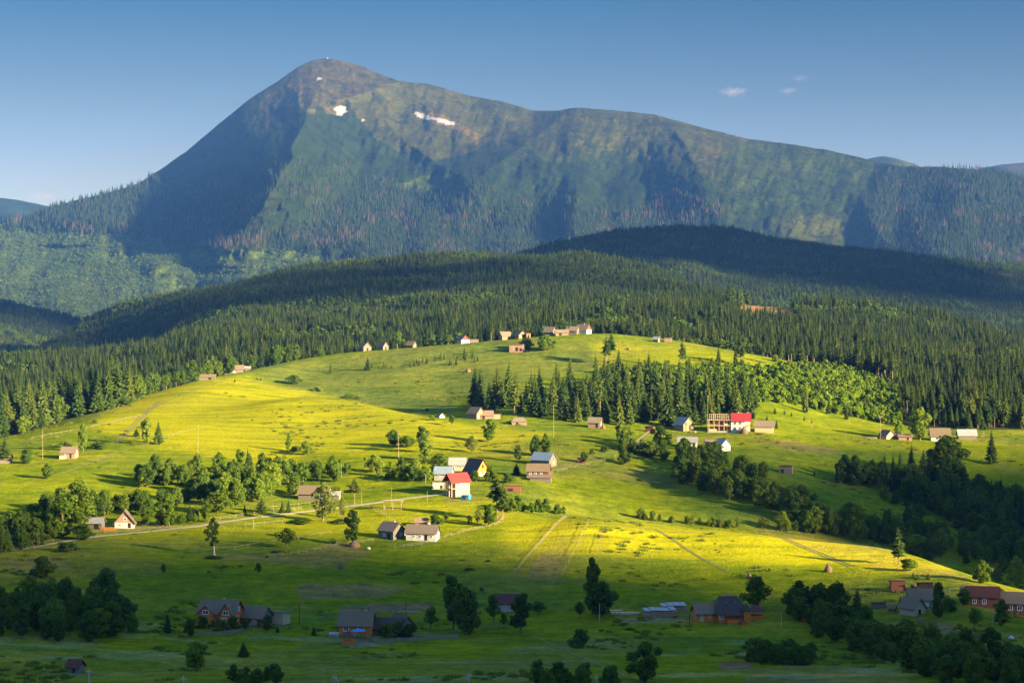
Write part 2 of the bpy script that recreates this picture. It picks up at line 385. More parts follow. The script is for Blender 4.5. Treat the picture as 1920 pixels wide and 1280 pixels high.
RIDGES = [  # [(x,y,amp,wl,wr)...]
 [(612, 108, 0, 120, 90), (590, 180, 260, 170, 110), (560, 250, 560, 190, 110), (540, 310, 700, 215, 140), (505, 370, 640, 215, 160), (455, 430, 300, 150, 170), (400, 500, 40, 100, 160)],
 [(690, 195, 0, 30, 80), (740, 250, 90, 60, 120), (820, 310, 120, 75, 140), (885, 345, 100, 80, 150), (920, 420, 30, 60, 120)],
 [(1078, 200, 40, 60, 200), (1010, 250, 200, 90, 260), (940, 300, 220, 115, 260), (890, 350, 170, 120, 240), (860, 420, 80, 100, 200), (850, 480, 0, 80, 200)],
 [(1235, 222, 20, 25, 150), (1275, 260, 150, 50, 160), (1305, 310, 185, 85, 180), (1325, 370, 200, 95, 180), (1345, 430, 140, 90, 150), (1360, 520, 40, 80, 150)],
 [(1100, 300, 0, 30, 60), (1080, 360, 90, 40, 60), (1075, 420, 140, 50, 80), (1080, 490, 40, 40, 80)],
 [(742, 150, 0, 30, 60), (700, 168, 70, 60, 40), (650, 186, 60, 60, 50), (600, 210, 0, 40, 50)],
 [(1560, 300, 0, 60, 60), (1530, 380, 60, 60, 90), (1500, 460, 80, 60, 100)],
 [(1690, 300, 0, 50, 150), (1640, 360, 80, 50, 150), (1640, 430, 150, 60, 150), (1700, 500, 120, 60, 120)],
 [(1850, 320, 0, 60, 100), (1800, 380, 140, 80, 120), (1780, 450, 200, 110, 140), (1760, 540, 100, 100, 120)],
 [(200, 360, 0, 60, 80), (150, 410, 110, 90, 110), (110, 460, 60, 70, 100)],
 [(330, 430, 0, 60, 60), (390, 460, 90, 90, 80), (430, 510, 40, 60, 80)],
]
def gully(px, py):
    g = fbm((px+0.35*py)/34.0+3, py/120.0+1, 4, 0.6)
    return np.exp(-(g*11)**2)
def relief(px, py):
    R = np.zeros(np.broadcast(px, py).shape)
    for line in RIDGES:
        ys = [p[1] for p in line]
        w = (py >= ys[0]-1) & (py <= ys[-1])
        wob = fbm(px/60.0+ys[0], py/25.0, 3)*9
        xl = np.interp(py, ys, [p[0] for p in line])+wob
        am = np.interp(py, ys, [p[2] for p in line]); wl = np.interp(py, ys, [p[3] for p in line]); wr = np.interp(py, ys, [p[4] for p in line])
        dx = px-xl
        k = np.where(dx < 0, 1+dx/wl, 1-dx/wr); k = np.clip(k, 0, 1)
        k = k*(0.6+0.4*k)
        R += np.where(w, am*k, 0)
    e = smooth(0, 60, py-np.interp(px, *zip(*SIL)))
    n = fbm(px/130.0+5, py/110.0+2, 2)*110+fbm(px/42.0, py/60.0+8, 3)*46+(1-np.abs(fbm(px/26.0+py/70.0, py/60.0, 3)))*20
    n2 = fbm(px/9.0, py/12.0, 3)*9
    foot = smooth(430, 500, py)*fbm(px/160.0+3, py/42.0, 3)*150
    return R+n*(0.25+0.75*e)+n2+foot-gully(px, py)*10*e*smooth(520, 430, py)
MC = np.arange(-880, 2860, 3.0)
NR = 250
_st = np.interp(MC, *zip(*SIL)); _dt = np.interp(MC, *zip(*DTOP))
_st = _st+fbm(MC/18.0, MC*0+4, 3)*1.0
_tt = np.linspace(0, 1, NR)
MPX = np.repeat(MC[None, :], NR, 0)
MPY = _st[None, :]+(690-_st[None, :])*_tt[:, None]
MD = 4100+(_dt[None, :]-4100)*(1-_tt[:, None])**0.86
MD = MD-relief(MPX, MPY)*np.clip((1-_tt[:, None])*4, 0, 1)
MX = (MPX-960)/FPX*MD; MZ = -(MPY-HZ)/FPX*MD

def colour_mountain(px, py):
    w = fbm(px/20.0, py/14.0, 4)*16; w2 = fbm(px/22.0+31, py/12.0, 4)*9
    qx = px+w; qy = py+w2
    c = np.zeros(px.shape+(3,)); c[:] = (0.040, 0.070, 0.022)
    def put(mask, col, a=1.0):
        mk = (np.clip(mask, 0, 1)*a)[..., None]; c[:] = c*(1-mk)+np.array(col)*mk
    ts = py-np.interp(px, *zip(*SIL))
    alp = smooth(110, 40, ts+w*1.5)*smooth(420, 520, px)*smooth(1650, 1400, px)
    put(alp, (0.100, 0.108, 0.034), 0.85)
    put(inpoly(qx, qy, [(640, 180), (750, 155), (900, 190), (1000, 215), (960, 250), (880, 290), (800, 300), (700, 260)])*1.0, (0.120, 0.125, 0.034), 0.9)
    put(inpoly(qx, qy, [(560, 120), (612, 105), (700, 135), (745, 150), (690, 175), (600, 195), (500, 230), (480, 200)])*1.0, (0.125, 0.105, 0.060), 0.85)
    put(np.clip(fbm(px/12.0, py/9.0+77, 3)*4-0.6, 0, 1)*inpoly(qx, qy, [(490, 180), (560, 150), (640, 190), (600, 215), (520, 230)]), (0.26, 0.20, 0.16), 0.8)
    put(gully(px, py)*smooth(20, 90, ts), (0.024, 0.046, 0.018), 0.45)
    put(np.clip(fbm(px/7.0+40, py/5.0, 3)*3-0.5, 0, 1)*smooth(120, 60, ts)*smooth(420, 520, px), (0.20, 0.175, 0.11), 0.6)
    put(inpoly(qx, qy, [(1370, 262), (1500, 280), (1640, 305), (1640, 440), (1560, 480), (1360, 480), (1370, 380)])*1.0, (0.072, 0.110, 0.026), 0.85)
    put(np.clip(fbm(px/16.0+9, py/14.0+3, 4)*3, 0, 1)*inpoly(qx, qy, [(1340, 262), (1640, 305), (1640, 440), (1360, 480)]), (0.04, 0.07, 0.025), 0.7)
    put(inpoly(qx, qy, [(1440, 415), (1560, 400), (1600, 440), (1500, 460)])*1.0, (0.17, 0.17, 0.06), 0.5)
    put(inpoly(qx, qy, [(760, 340), (850, 325), (850, 350), (790, 362), (740, 360)])*1.0, (0.12, 0.17, 0.04), 0.8)
    put(inpoly(qx, qy, [(-200, 425), (290, 440), (330, 470), (560, 470), (600, 480), (600, 620), (-200, 620)])*1.0, (0.145, 0.22, 0.07), 0.9)
    for poly in ([(608, 203), (636, 196), (650, 207), (640, 218), (616, 212)], [(778, 208), (830, 214), (870, 236), (902, 254), (893, 273), (868, 248), (810, 230)],
                 [(1217, 285), (1226, 282), (1232, 310), (1224, 322), (1212, 318)], [(1222, 318), (1230, 318), (1229, 368), (1220, 368)]):
        put(inpoly(px+w*0.25, py+w2*0.25, poly)*1.0, (0.30, 0.20, 0.16), 0.6)
    s = 0.25
    for poly in ([(627, 205), (634, 200), (648, 200), (649, 209), (641, 218), (633, 215)], [(779, 211), (785, 209), (800, 216), (812, 221), (824, 221), (850, 229), (853, 235), (836, 234), (815, 226), (795, 224), (782, 218)],
                 [(592, 148), (600, 145), (603, 150), (597, 152)], [(677, 222), (684, 224), (683, 227), (678, 225)]):
        put(inpoly(px+w*s*0.9, py+w2*s*0.9, poly)*1.0, (0.285, 0.285, 0.295), 1.0)
    return c
def build_mountain():
    # visible front, then a back slope falling away behind the skyline
    back_d = MD[0][None, :]+np.array([2600, 1500, 700, 250])[:, None]
    back_z = MZ[0][None, :]-np.array([1100, 560, 210, 60])[:, None]
    bx = (MPX[0]-960)[None, :]/FPX*back_d
    X = np.concatenate([bx, MX]); Y = np.concatenate([back_d, MD]); Z = np.concatenate([back_z, MZ])
    f = grid_faces(*X.shape)[:, ::-1]
    me = mesh_np('mountain', np.stack([X, Y, Z], -1).reshape(-1, 3), f, [M_MOUNT], smooth_=True)
    c = colour_mountain(MPX, MPY)
    c = np.concatenate([np.repeat(c[:1], 4, 0), c])
    snow = c.min(-1, keepdims=True) > 0.27
    c = np.where(snow, c*0.72, c*np.array([0.270, 0.272, 0.100]))
    vcol(me, 'albedo', c.reshape(-1, 3))
    link('mountain', me, kind='structure')
build_mountain()
def far_hill(name, pts, d, depth, col):
    """a distant rounded ridge behind the mountain's shoulders"""
    px = np.linspace(pts[0][0], pts[-1][0], 160)
    top = pchip([p[0] for p in pts], [p[1] for p in pts], px)
    nr = 24; t = np.linspace(-1, 1, nr)
    D = d+depth*t[:, None]+0*px[None, :]
    zt = -(top-HZ)/FPX*d
    Z = zt[None, :]-(t[:, None]**2)*depth*0.32
    X = (px[None, :]-960)/FPX*d+0*D
    Z = Z+fbm(X/150.0, D/150.0, 3)*(8+20*np.abs(t[:, None]))
    me = mesh_np(name, np.stack([X, D, Z], -1).reshape(-1, 3), grid_faces(*X.shape), [M_MOUNT], smooth_=True)
    vcol(me, 'albedo', np.broadcast_to(np.array(col), (X.size, 3)))
    link(name, me, kind='structure')
far_hill('far_hill', [(-700, 400), (-300, 365), (0, 372), (30, 375), (85, 385), (130, 392), (250, 470)], 9300, 1300, (0.016, 0.030, 0.020))
far_hill('far_hill', [(1560, 330), (1620, 301), (1655, 295), (1690, 303), (1760, 340)], 9000, 900, (0.035, 0.045, 0.016))
far_hill('far_hill', [(1780, 350), (1850, 312), (1920, 307), (2100, 315), (2400, 380)], 9400, 1100, (0.045, 0.048, 0.018))

# ------------------------------------------------------------------ tree generators
def branch_tris(V, F, MI, base, direc, L, wid, droop, mi, jit, rs):
    n = len(V)
    dx, dy = math.cos(direc), math.sin(direc)
    mx = 0.55*L
    V += [base, (base[0]+dx*mx-dy*wid, base[1]+dy*mx+dx*wid, base[2]-droop*0.75+rs.uniform(-jit, jit)),
          (base[0]+dx*mx+dy*wid, base[1]+dy*mx-dx*wid, base[2]-droop*0.75+rs.uniform(-jit, jit)),
          (base[0]+dx*L, base[1]+dy*L, base[2]-droop*0.8+rs.uniform(-jit, jit)),
          (base[0]+dx*mx, base[1]+dy*mx, base[2]-droop*0.25)]
    F += [(n, n+1, n+4), (n, n+4, n+2), (n+1, n+3, n+4), (n+4, n+3, n+2)]; MI += [mi]*4
def cyl(V, F, MI, p0, p1, r0, r1, n, mi):
    s = len(V)
    a = Vector(p1)-Vector(p0); a.normalize()
    b = a.orthogonal().normalized(); c = a.cross(b)
    for p, r in ((p0, r0), (p1, r1)):
        for k in range(n):
            t = 2*math.pi*k/n
            q = Vector(p)+(b*math.cos(t)+c*math.sin(t))*r; V.append(tuple(q))
    for k in range(n):
        k2 = (k+1) % n
        F += [(s+k, s+k2, s+n+k2), (s+k, s+n+k2, s+n+k)]; MI += [mi]*2
def spruce(seed, h, r, whorls, per, base=0.08, gappy=0.0, top=0.9, lean=0.0):
    """unit: metres. returns (crown V,F), (trunk V,F)"""
    rs = random.Random(seed); V, F, MI = [], [], []
    z0 = base*h
    for w in range(whorls):
        f = (w+rs.uniform(-0.3, 0.3))/whorls; f = max(0, f)
        z = z0+(h*0.985-z0)*f
        rr = r*(1-f)**top*(0.25+0.75*min(1, (f+0.07)*7))+0.12
        off = rs.uniform(0, 6.28)
        for k in range(per):
            if rs.random() < gappy: continue
            L = rr*rs.uniform(0.72, 1.22)
            branch_tris(V, F, MI, (0, 0, z+0.25*rr), off+k*6.283/per+rs.uniform(-0.25, 0.25), L, L*rs.uniform(0.26, 0.4)*6/per*1.1, L*rs.uniform(0.35, 0.6), 0, 0.12*L, rs)
    n = len(V)   # leader
    V += [(0.1, 0, h*0.96), (-0.1, 0.08, h*0.96), (0, -0.1, h*0.96), (0, 0, h*1.02)]; F += [(n, n+1, n+3), (n+1, n+2, n+3), (n+2, n, n+3)]
    n = len(V); q = 7
    for k in range(q):
        a = 6.283*k/q; V.append((math.cos(a)*r*0.50, math.sin(a)*r*0.50, z0+0.06*h))
    V.append((0, 0, h*0.93)); F += [(n+k, n+(k+1) % q, n+q) for k in range(q)]
    TV, TF, TM = [], [], []
    rt = h*0.011+0.06
    cyl(TV, TF, TM, (0, 0, -1.0), (0, 0, h*0.9), rt*1.2, rt*0.25, 5, 0)
    return (V, F), (TV, TF)
def leafquads(V, F, rs, c, rad, n, size, up=0.2):
    for _ in range(n):
        while True:
            d = Vector((rs.gauss(0, 1), rs.gauss(0, 1), rs.gauss(0, 1)))
            if d.length > 0.1: break
        d.normalize()
        k = rs.uniform(0.62, 1.06)
        p = Vector(c)+Vector((d.x*rad[0], d.y*rad[1], d.z*rad[2]))*k
        nrm = (d+Vector((rs.gauss(0, .55), rs.gauss(0, .55), rs.gauss(0, .55)+up))).normalized()
        a = nrm.orthogonal().normalized(); b = nrm.cross(a)
        t = rs.uniform(0, 6.28); a, b = a*math.cos(t)+b*math.sin(t), b*math.cos(t)-a*math.sin(t)
        s = size*rs.uniform(0.6, 1.3)
        i = len(V)
        V += [tuple(p+a*s), tuple(p+b*s*0.8+nrm*s*0.2), tuple(p-a*s), tuple(p-b*s*0.8+nrm*s*0.1)]
        F += [(i, i+1, i+2), (i, i+2, i+3)]
def ico(V, F, c, rad, rs):
    bm = bmesh.new(); bmesh.ops.create_icosphere(bm, subdivisions=1, radius=1)
    i = len(V)
    for v in bm.verts:
        k = rs.uniform(0.8, 1.1); V.append((c[0]+v.co.x*rad[0]*k, c[1]+v.co.y*rad[1]*k, c[2]+v.co.z*rad[2]*k))
    for f in bm.faces: F.append(tuple(i+v.index for v in f.verts))
    bm.free()
def leafy(seed, h, r, lobes, quads, size, base=0.18, shape='round', core=0.55, gap=0.0):
    if quads > 1000: lobes = int(lobes*1.6); core *= 0.8
    rs = random.Random(seed); V, F = [], []; TV, TF, TM = [], [], []
    z0 = base*h; zc = (z0+h)/2; hh = (h-z0)/2
    rt = 0.018*h+0.06
    lean = (rs.uniform(-.04, .04)*h, rs.uniform(-.04, .04)*h)
    if base > 0.02:
        cyl(TV, TF, TM, (0, 0, -0.8), (lean[0]*0.5, lean[1]*0.5, zc*0.8), rt*1.2, rt*0.7, 7, 0)
        cyl(TV, TF, TM, (lean[0]*0.5, lean[1]*0.5, zc*0.8), (lean[0], lean[1], h*0.86), rt*0.7, rt*0.15, 6, 0)
    for k in range(lobes):
        f = (k+rs.uniform(0.1, 0.9))/lobes          # height fraction
        if shape == 'round': env = math.sqrt(max(0.05, 1-(2*f-1)**2))
        elif shape == 'oval': env = (math.sin(math.pi*min(1, f*0.86+0.10)))**0.7
        elif shape == 'cone': env = 0.25+0.9*(1-f)
        else: env = 1.0-0.55*f
        a = k*2.4+rs.uniform(-0.5, 0.5)
        lr = r*(rs.uniform(0.34, 0.52) if quads <= 1000 else rs.uniform(0.22, 0.46))*(0.65+0.35*env)
        d = max(0, r*env-lr*0.75)*(rs.uniform(0.55, 1.08) if quads <= 1000 else rs.uniform(0.25, 1.12))
        c = (lean[0]+math.cos(a)*d, lean[1]+math.sin(a)*d, z0+lr*0.5+(h-z0-lr*1.3)*f)
        rad = (lr, lr, lr*rs.uniform(0.75, 1.1))
        if rs.random() < gap: continue
        if core > 0: ico(V, F, c, tuple(q*core for q in rad), rs)
        leafquads(V, F, rs, c, rad, quads//lobes, size)
        if base > 0.02 and k % 2 == 0:
            cyl(TV, TF, TM, (lean[0]*0.4, lean[1]*0.4, z0*0.8+(c[2]-z0)*0.3), c, rt*0.35, rt*0.1, 4, 0)
    if base <= 0.02:
        for k in range(3): cyl(TV, TF, TM, (0, 0, -0.5), (rs.uniform(-.4, .4)*r, rs.uniform(-.4, .4)*r, h*0.6), rt, rt*0.4, 5, 0)
    return (V, F), (TV, TF)

G = lambda r, g, b: (r, g, b)
M_SPRUCE = foliage('spruce_needles', [G(.009, .020, .005), G(.017, .033, .006), G(.030, .048, .007), G(.056, .068, .010)], 0.15)
M_SPRUCE_N = foliage('near_spruce_needles', [G(.016, .036, .008), G(.030, .056, .010), G(.050, .078, .012), G(.080, .098, .015)], 0.18)
M_SPRUCE_FAR = foliage('spruce_needles_far', [G(.010, .021, .008), G(.017, .031, .009), G(.027, .042, .010), G(.040, .050, .014)], 0.15, vscale=0.15)
M_FARLEAF = foliage('far_light_leaves', [G(.055, .092, .018), G(.075, .12, .022), G(.10, .145, .026)], 0.3)
M_DEAD = foliage('dead_needles', [G(.045, .030, .022), G(.07, .045, .033), G(.095, .068, .052)], 0.1)
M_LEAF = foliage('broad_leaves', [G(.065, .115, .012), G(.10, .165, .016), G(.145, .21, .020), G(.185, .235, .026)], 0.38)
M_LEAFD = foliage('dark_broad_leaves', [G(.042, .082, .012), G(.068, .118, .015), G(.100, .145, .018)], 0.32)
M_WILLOW = foliage('willow_leaves', [G(.13, .165, .035), G(.16, .185, .04)], 0.42)
M_BARK = plain('bark', (0.10, 0.075, 0.05), (0.21, 0.155, 0.11), 1.5)
M_BARKR = plain('reddish_bark', (0.12, 0.08, 0.055), (0.23, 0.16, 0.11), 1.2)
M_BIRCH = plain('birch_bark', (0.30, 0.28, 0.24), (0.62, 0.60, 0.56), 2.0)

def tri_mesh(name, VF, mat):
    return mesh_np(name, VF[0], VF[1], [mat])
def joined(name, crown, trunk, mc, mt):
    V = list(crown[0]); n = len(V); V += list(trunk[0])
    F = list(crown[1])+[tuple(i+n for i in f) for f in trunk[1]]
    return mesh_np(name, V, F, [mc, mt], [0]*len(crown[1])+[1]*len(trunk[1]))
def proto(coll, me):
    o = bpy.data.objects.new(me.name, me); coll.objects.link(o); return o
def proto_coll(name, meshes):
    c = bpy.data.collections.new(name)
    for i, me in enumerate(meshes):
        o = bpy.data.objects.new('%s_%02d' % (name, i), me); c.objects.link(o)
    return c

# ------------------------------------------------------------------ scatter (stuff only)
def scatter(name, coll, P, scl, idx, rot, **props):
    P = np.asarray(P, np.float32)
    me = bpy.data.meshes.new(name); me.vertices.add(len(P)); me.vertices.foreach_set('co', P.ravel())
    for n_, t, v in (('scl', 'FLOAT_VECTOR', scl), ('idx', 'INT', idx), ('rot', 'FLOAT_VECTOR', rot)):
        a = me.attributes.new(n_, t, 'POINT')
        a.data.foreach_set('vector' if t == 'FLOAT_VECTOR' else 'value', np.asarray(v, np.int32 if t == 'INT' else np.float32).ravel())
    o = link(name, me, **props)
    ng = bpy.data.node_groups.new(name, 'GeometryNodeTree')
    ng.interface.new_socket('Geometry', in_out='INPUT', socket_type='NodeSocketGeometry')
    ng.interface.new_socket('Geometry', in_out='OUTPUT', socket_type='NodeSocketGeometry')
    gi = ng.nodes.new('NodeGroupInput'); go = ng.nodes.new('NodeGroupOutput')
    ip = ng.nodes.new('GeometryNodeInstanceOnPoints'); ci = ng.nodes.new('GeometryNodeCollectionInfo')
    ci.inputs['Collection'].default_value = coll; ci.inputs['Separate Children'].default_value = True; ci.inputs['Reset Children'].default_value = True
    ip.inputs['Pick Instance'].default_value = True
    def na(n_, t):
        q = ng.nodes.new('GeometryNodeInputNamedAttribute'); q.data_type = t; q.inputs['Name'].default_value = n_
        return q.outputs['Attribute']
    L = ng.links
    L.new(gi.outputs[0], ip.inputs['Points']); L.new(ci.outputs[0], ip.inputs['Instance'])
    L.new(na('idx', 'INT'), ip.inputs['Instance Index']); L.new(na('scl', 'FLOAT_VECTOR'), ip.inputs['Scale'])
    e2r = ng.nodes.new('FunctionNodeEulerToRotation'); L.new(na('rot', 'FLOAT_VECTOR'), e2r.inputs[0]); L.new(e2r.outputs[0], ip.inputs['Rotation'])
    L.new(ip.outputs[0], go.inputs[0])
    md = o.modifiers.new('scatter', 'NODES'); md.node_group = ng
    return o
def rots(n, tilt=0.04):
    return np.stack([rng.normal(0, tilt, n), rng.normal(0, tilt, n), rng.uniform(0, 6.283, n)], 1)

_runmin = np.minimum.accumulate(np.concatenate([np.full((len(PXG), 1), 1400.0), _tabP[:, :-1]], 1), axis=1)
def vis(x, y, z, h, margin=22):
    px = 960+FPX*x/y; top = HZ-FPX*(z+h)/y
    i = np.clip(((px-PXG[0])/5.0).astype(int), 0, len(PXG)-1); j = np.clip(np.searchsorted(DG, y)-1, 0, len(DG)-1)
    return top < _runmin[i, j]+margin

FOREST = proto_coll('spruce_stand', [joined('spruce_stand', *spruce(s, 20+1.5*(s % 3), 3.0+0.25*(s % 4), 14, 7, 0.10+0.07*(s % 3)), M_SPRUCE, M_BARK) for s in range(6)]
                    + [joined('spruce_stand', *spruce(40+s, 23, 2.7, 13, 7, 0.42, 0.12, 0.75), M_SPRUCE, M_BARK) for s in range(3)]
                    + [joined('leafy_stand', *leafy(60+s, 15, 5.0, 7, 420, 0.75, 0.10, 'round'), M_LEAFD, M_BARK) for s in range(3)])
FARC = proto_coll('far_spruce', [joined('far_spruce', *spruce(80+s, 22, 3.3, 7, 5, 0.06), M_SPRUCE_FAR, M_BARK) for s in range(4)]
                  + [joined('far_spruce_dead', *spruce(90+s, 24, 2.6, 7, 4, 0.25, 0.2), M_DEAD, M_BARKR) for s in range(2)]
                  + [joined('far_leafy', *leafy(95+s, 13, 5, 4, 90, 1.5, 0.05), M_FARLEAF, M_BARK) for s in range(2)])

def scatter_forest():
    P = []; 
    def jgrid(d0, d1, sp, pxa=-70, pxb=1990):
        xs = np.arange((pxa-960)/FPX*d1, (pxb-960)/FPX*d1, sp); ys = np.arange(d0, d1, sp)
        X, Y = np.meshgrid(xs, ys); X = X.ravel()+rng.uniform(-.46, .46, X.size)*sp; Y = Y.ravel()+rng.uniform(-.46, .46, Y.size)*sp
        px = 960+FPX*X/Y
        k = (px > pxa) & (px < pxb)
        return X[k], Y[k], px[k]
    parts = []
    for d0, d1, sp in ((1030, 1330, 4.8), (1330, 1950, 3.7), (1950, 2750, 4.3), (2750, 3800, 5.8)):
        X, Y, px = jgrid(d0, d1, sp); parts.append((X, Y, px))
    X = np.concatenate([p[0] for p in parts]); Y = np.concatenate([p[1] for p in parts]); px = np.concatenate([p[2] for p in parts])
    Z = gz(X, Y); py = HZ-FPX*Z/Y
    fe = FE(px)
    k = Y > fe+fbm(X/20.0, Y/20.0, 2)*12
    k &= ~(inpoly(px, py, [(1385, 556), (1480, 563), (1496, 606), (1385, 602)]) & (Y > 1500) & (Y < 2100))
    k &= vis(X, Y, Z, 22)
    thin = fbm(X/35.0+3, Y/35.0+7, 3)
    k &= rng.random(len(X)) < np.where(thin < -0.32, 0.45, 0.97)
    X, Y, Z, px, py, fe = X[k], Y[k], Z[k], px[k], py[k], fe[k]
    n = len(X)
    idx = rng.integers(0, 6, n)
    edge = (Y < fe+55) & (px > 830)
    idx = np.where(edge & (rng.random(n) < 0.75), rng.integers(6, 9, n), idx)
    lf = fbm(X/60.0+21, Y/60.0, 3)
    leafym = (lf > 0.30) & (Y > 2600) | (lf > 0.34) | ((Y > 3400) & (px > 1700) & (lf > -0.1)) | ((Y > 2600) & (px < 220) & (lf > 0.0))
    idx = np.where(leafym & (rng.random(n) < 0.8), rng.integers(9, 12, n), idx)
    s = rng.normal(0.90, 0.22, n).clip(0.4, 1.5)*np.interp(Y, [1200, 1350, 1700, 2500], [0.80, 0.84, 0.52, 0.50])*(0.9+0.35*fbm(X/80.0, Y/80.0+11, 2))
    s = np.where(edge, s*1.08, s); s = np.where((px > 1680) & (px < 1800) & (Y < 1250), s*0.75, s)
    wd = s*rng.uniform(1.05, 1.5, n)
    return X, Y, Z, s, wd, idx, px, py
FX, FY, FZ, FS, FW, FI, FPXL, FPYL = scatter_forest()
print('forest trees', len(FX))
FOREST_TAKE = np.ones(len(FX), bool)      # those built one by one are taken out below
def scatter_mountain():
    # random image-space candidates weighted by the ground area they stand for
    out = []
    n = 260000
    t = rng.random(n); c = rng.random(n)*(len(MC)-2)
    r = t*(NR-2)
    i = r.astype(int); j = c.astype(int); fi = r-i; fj = c-j
    def bl(A): return (A[i, j]*(1-fi)+A[i+1, j]*fi)*(1-fj)+(A[i, j+1]*(1-fi)+A[i+1, j+1]*fi)*fj
    px, py, D, X, Z = bl(MPX), bl(MPY), bl(MD), bl(MX), bl(MZ)
    slope_area = np.abs(MD[i+1, j]-MD[i, j])*3.0/FPX*D
    w = slope_area/np.percentile(slope_area, 97)
    qx = px+fbm(px/25.0, py/14.0, 3)*30; qy = py+fbm(px/22.0+9, py/18.0, 3)*22
    forest = inpoly(qx, qy, [(-300, 340), (262, 330), (330, 345), (420, 330), (500, 335), (560, 300), (700, 330), (800, 365), (900, 330), (960, 365), (1050, 380), (1200, 400), (1240, 360), (1300, 380), (1360, 390), (1375, 470), (1380, 620), (-300, 620)])
    forest |= inpoly(qx, qy, [(1690, 285), (2300, 285), (2300, 700), (1600, 700), (1640, 440), (1625, 370)])
    light = inpoly(qx, qy, [(-300, 425), (120, 432), (290, 445), (330, 472), (450, 480), (560, 465), (620, 485), (620, 640), (-300, 640)])
    scrub = (~forest) & (py-np.interp(px, *zip(*SIL)) > 70) & (fbm(px/30.0, py/20.0+5, 3) > 0.02)
    k = (px > -60) & (px < 1980) & (py < 600) & ~(light & (rng.random(n) < 0.6)) & (rng.random(n) < w) & (forest | light | (scrub & (rng.random(n) < 0.6)))
    k &= ~((px < 950) & (py > 585)) & ~((px > 1000) & (py > 520))
    px, py, D, X, Z, light, scrub, forest = [a[k] for a in (px, py, D, X, Z, light, scrub, forest)]
    m = len(px); idx = rng.integers(0, 4, m)
    dead = (fbm(px/40.0+4, py/16.0+3, 3) > 0.30) & (rng.random(m) < 0.5)
    dead |= inpoly(px, py, [(400, 490), (430, 450), (480, 440), (510, 470), (460, 485)]) & (rng.random(m) < 0.8)
    dead |= inpoly(px, py, [(1230, 350), (1290, 370), (1370, 380), (1370, 415), (1230, 412)]) & (rng.random(m) < 0.45)
    idx = np.where(dead & ~light, rng.integers(4, 6, m), idx)
    idx = np.where(light & (rng.random(m) < 0.8), rng.integers(6, 8, m), idx)
    idx = np.where(scrub & ~forest & ~light, rng.integers(0, 4, m), idx)
    s = rng.normal(1.0, 0.18, m).clip(0.5, 1.5)*(0.85+0.3*fbm(px/50.0, py/30.0, 2))
    s = np.where(light, s*0.62, s); s = np.where(scrub & ~forest & ~light, s*0.32, s)
    s *= np.clip(0.55+(py-240)/260.0, 0.5, 1.0)
    wd = s*np.where(scrub & ~forest & ~light, 2.6, 1.15)
    print('mountain trees', m)
    scatter('mountain_forest', FARC, np.stack([X, D, Z-0.5], 1), np.stack([wd, wd, s], 1), idx, rots(m), kind='stuff', label='hazy spruce forest with patches of dead trees on the mountain slopes', category='forest')
scatter_mountain()

# ------------------------------------------------------------------ single trees
def pair(nm, gen, mc, mt):
    (c, t) = gen
    return (mesh_np(nm+'_crown', c[0], c[1], [mc]), mesh_np(nm+'_trunk', t[0], t[1], [mt]) if t[1] else None)
U = 20.0
KIND = {
 'S': [pair('spruce', spruce(200+s, U, 3.5+0.4*(s % 3), 26, 9, 0.03+0.03*(s % 2), 0.06), M_SPRUCE_N, M_BARK) for s in range(6)],
 'Q': [pair('pine', spruce(220+s, U, 3.3, 20, 7, 0.22+0.1*s, 0.30, 0.55), M_SPRUCE_N, M_BARKR) for s in range(3)],
 'P': [pair('bare_pine', spruce(230+s, U, 1.9, 22, 6, 0.32, 0.35, 0.5), M_DEAD if s == 1 else M_SPRUCE_N, M_BARKR) for s in range(2)],
 'L': [pair('leafy', leafy(240+s, U, 8.2, 11, 2400, 0.62, 0.10, 'round'), M_LEAF, M_BARK) for s in range(4)],
 'O': [pair('oval', leafy(250+s, U, 6.2, 12, 2400, 0.58, 0.09, 'oval'), M_LEAF, M_BARK) for s in range(3)],
 'D': [pair('dark_leafy', leafy(260+s, U, 8.6, 12, 2400, 0.64, 0.07, 'round'), M_LEAFD, M_BARK) for s in range(4)],
 'T': [pair('tall_dark', leafy(265+s, U, 5.6, 13, 2300, 0.55, 0.10, 'oval', 0.5, 0.08), M_LEAFD, M_BARK) for s in range(2)],
 'W': [pair('willow', leafy(270+s, U, 6.6, 11, 1500, 0.55, 0.12, 'oval', 0.25), M_WILLOW, M_BARK) for s in range(2)],
 'R': [pair('birch', leafy(275, U, 4.6, 10, 1300, 0.5, 0.24, 'oval', 0.25), M_LEAFD, M_BIRCH)],
 'A': [pair('airy', leafy(278+s, U, 8.0, 10, 1300, 0.6, 0.28, 'round', 0.3, 0.1), M_LEAFD, M_BARK) for s in range(2)],
 'B': [pair('bush', leafy(280+s, U, 13.0, 8, 1500, 1.0, 0.0, 'flat'), M_LEAF, M_BARK) for s in range(2)],
 'E': [pair('dark_bush', leafy(284+s, U, 13.0, 8, 1500, 1.0, 0.0, 'flat'), M_LEAFD, M_BARK) for s in range(2)],
}
KW = {'S': 7.6, 'Q': 6.4, 'P': 3.8, 'L': 16, 'O': 12.4, 'D': 17, 'T': 11.4, 'W': 13, 'R': 9, 'A': 16, 'B': 25, 'E': 25}
KN = {'S': 'spruce_tree', 'Q': 'pine_tree', 'P': 'bare_pine_tree', 'L': 'broadleaf_tree', 'O': 'oval_tree', 'D': 'dark_leafy_tree', 'T': 'tall_tree', 'W': 'willow_tree', 'R': 'birch_tree', 'A': 'orchard_tree', 'B': 'bush', 'E': 'bush'}  # D stands for dark leafy trees of no particular species
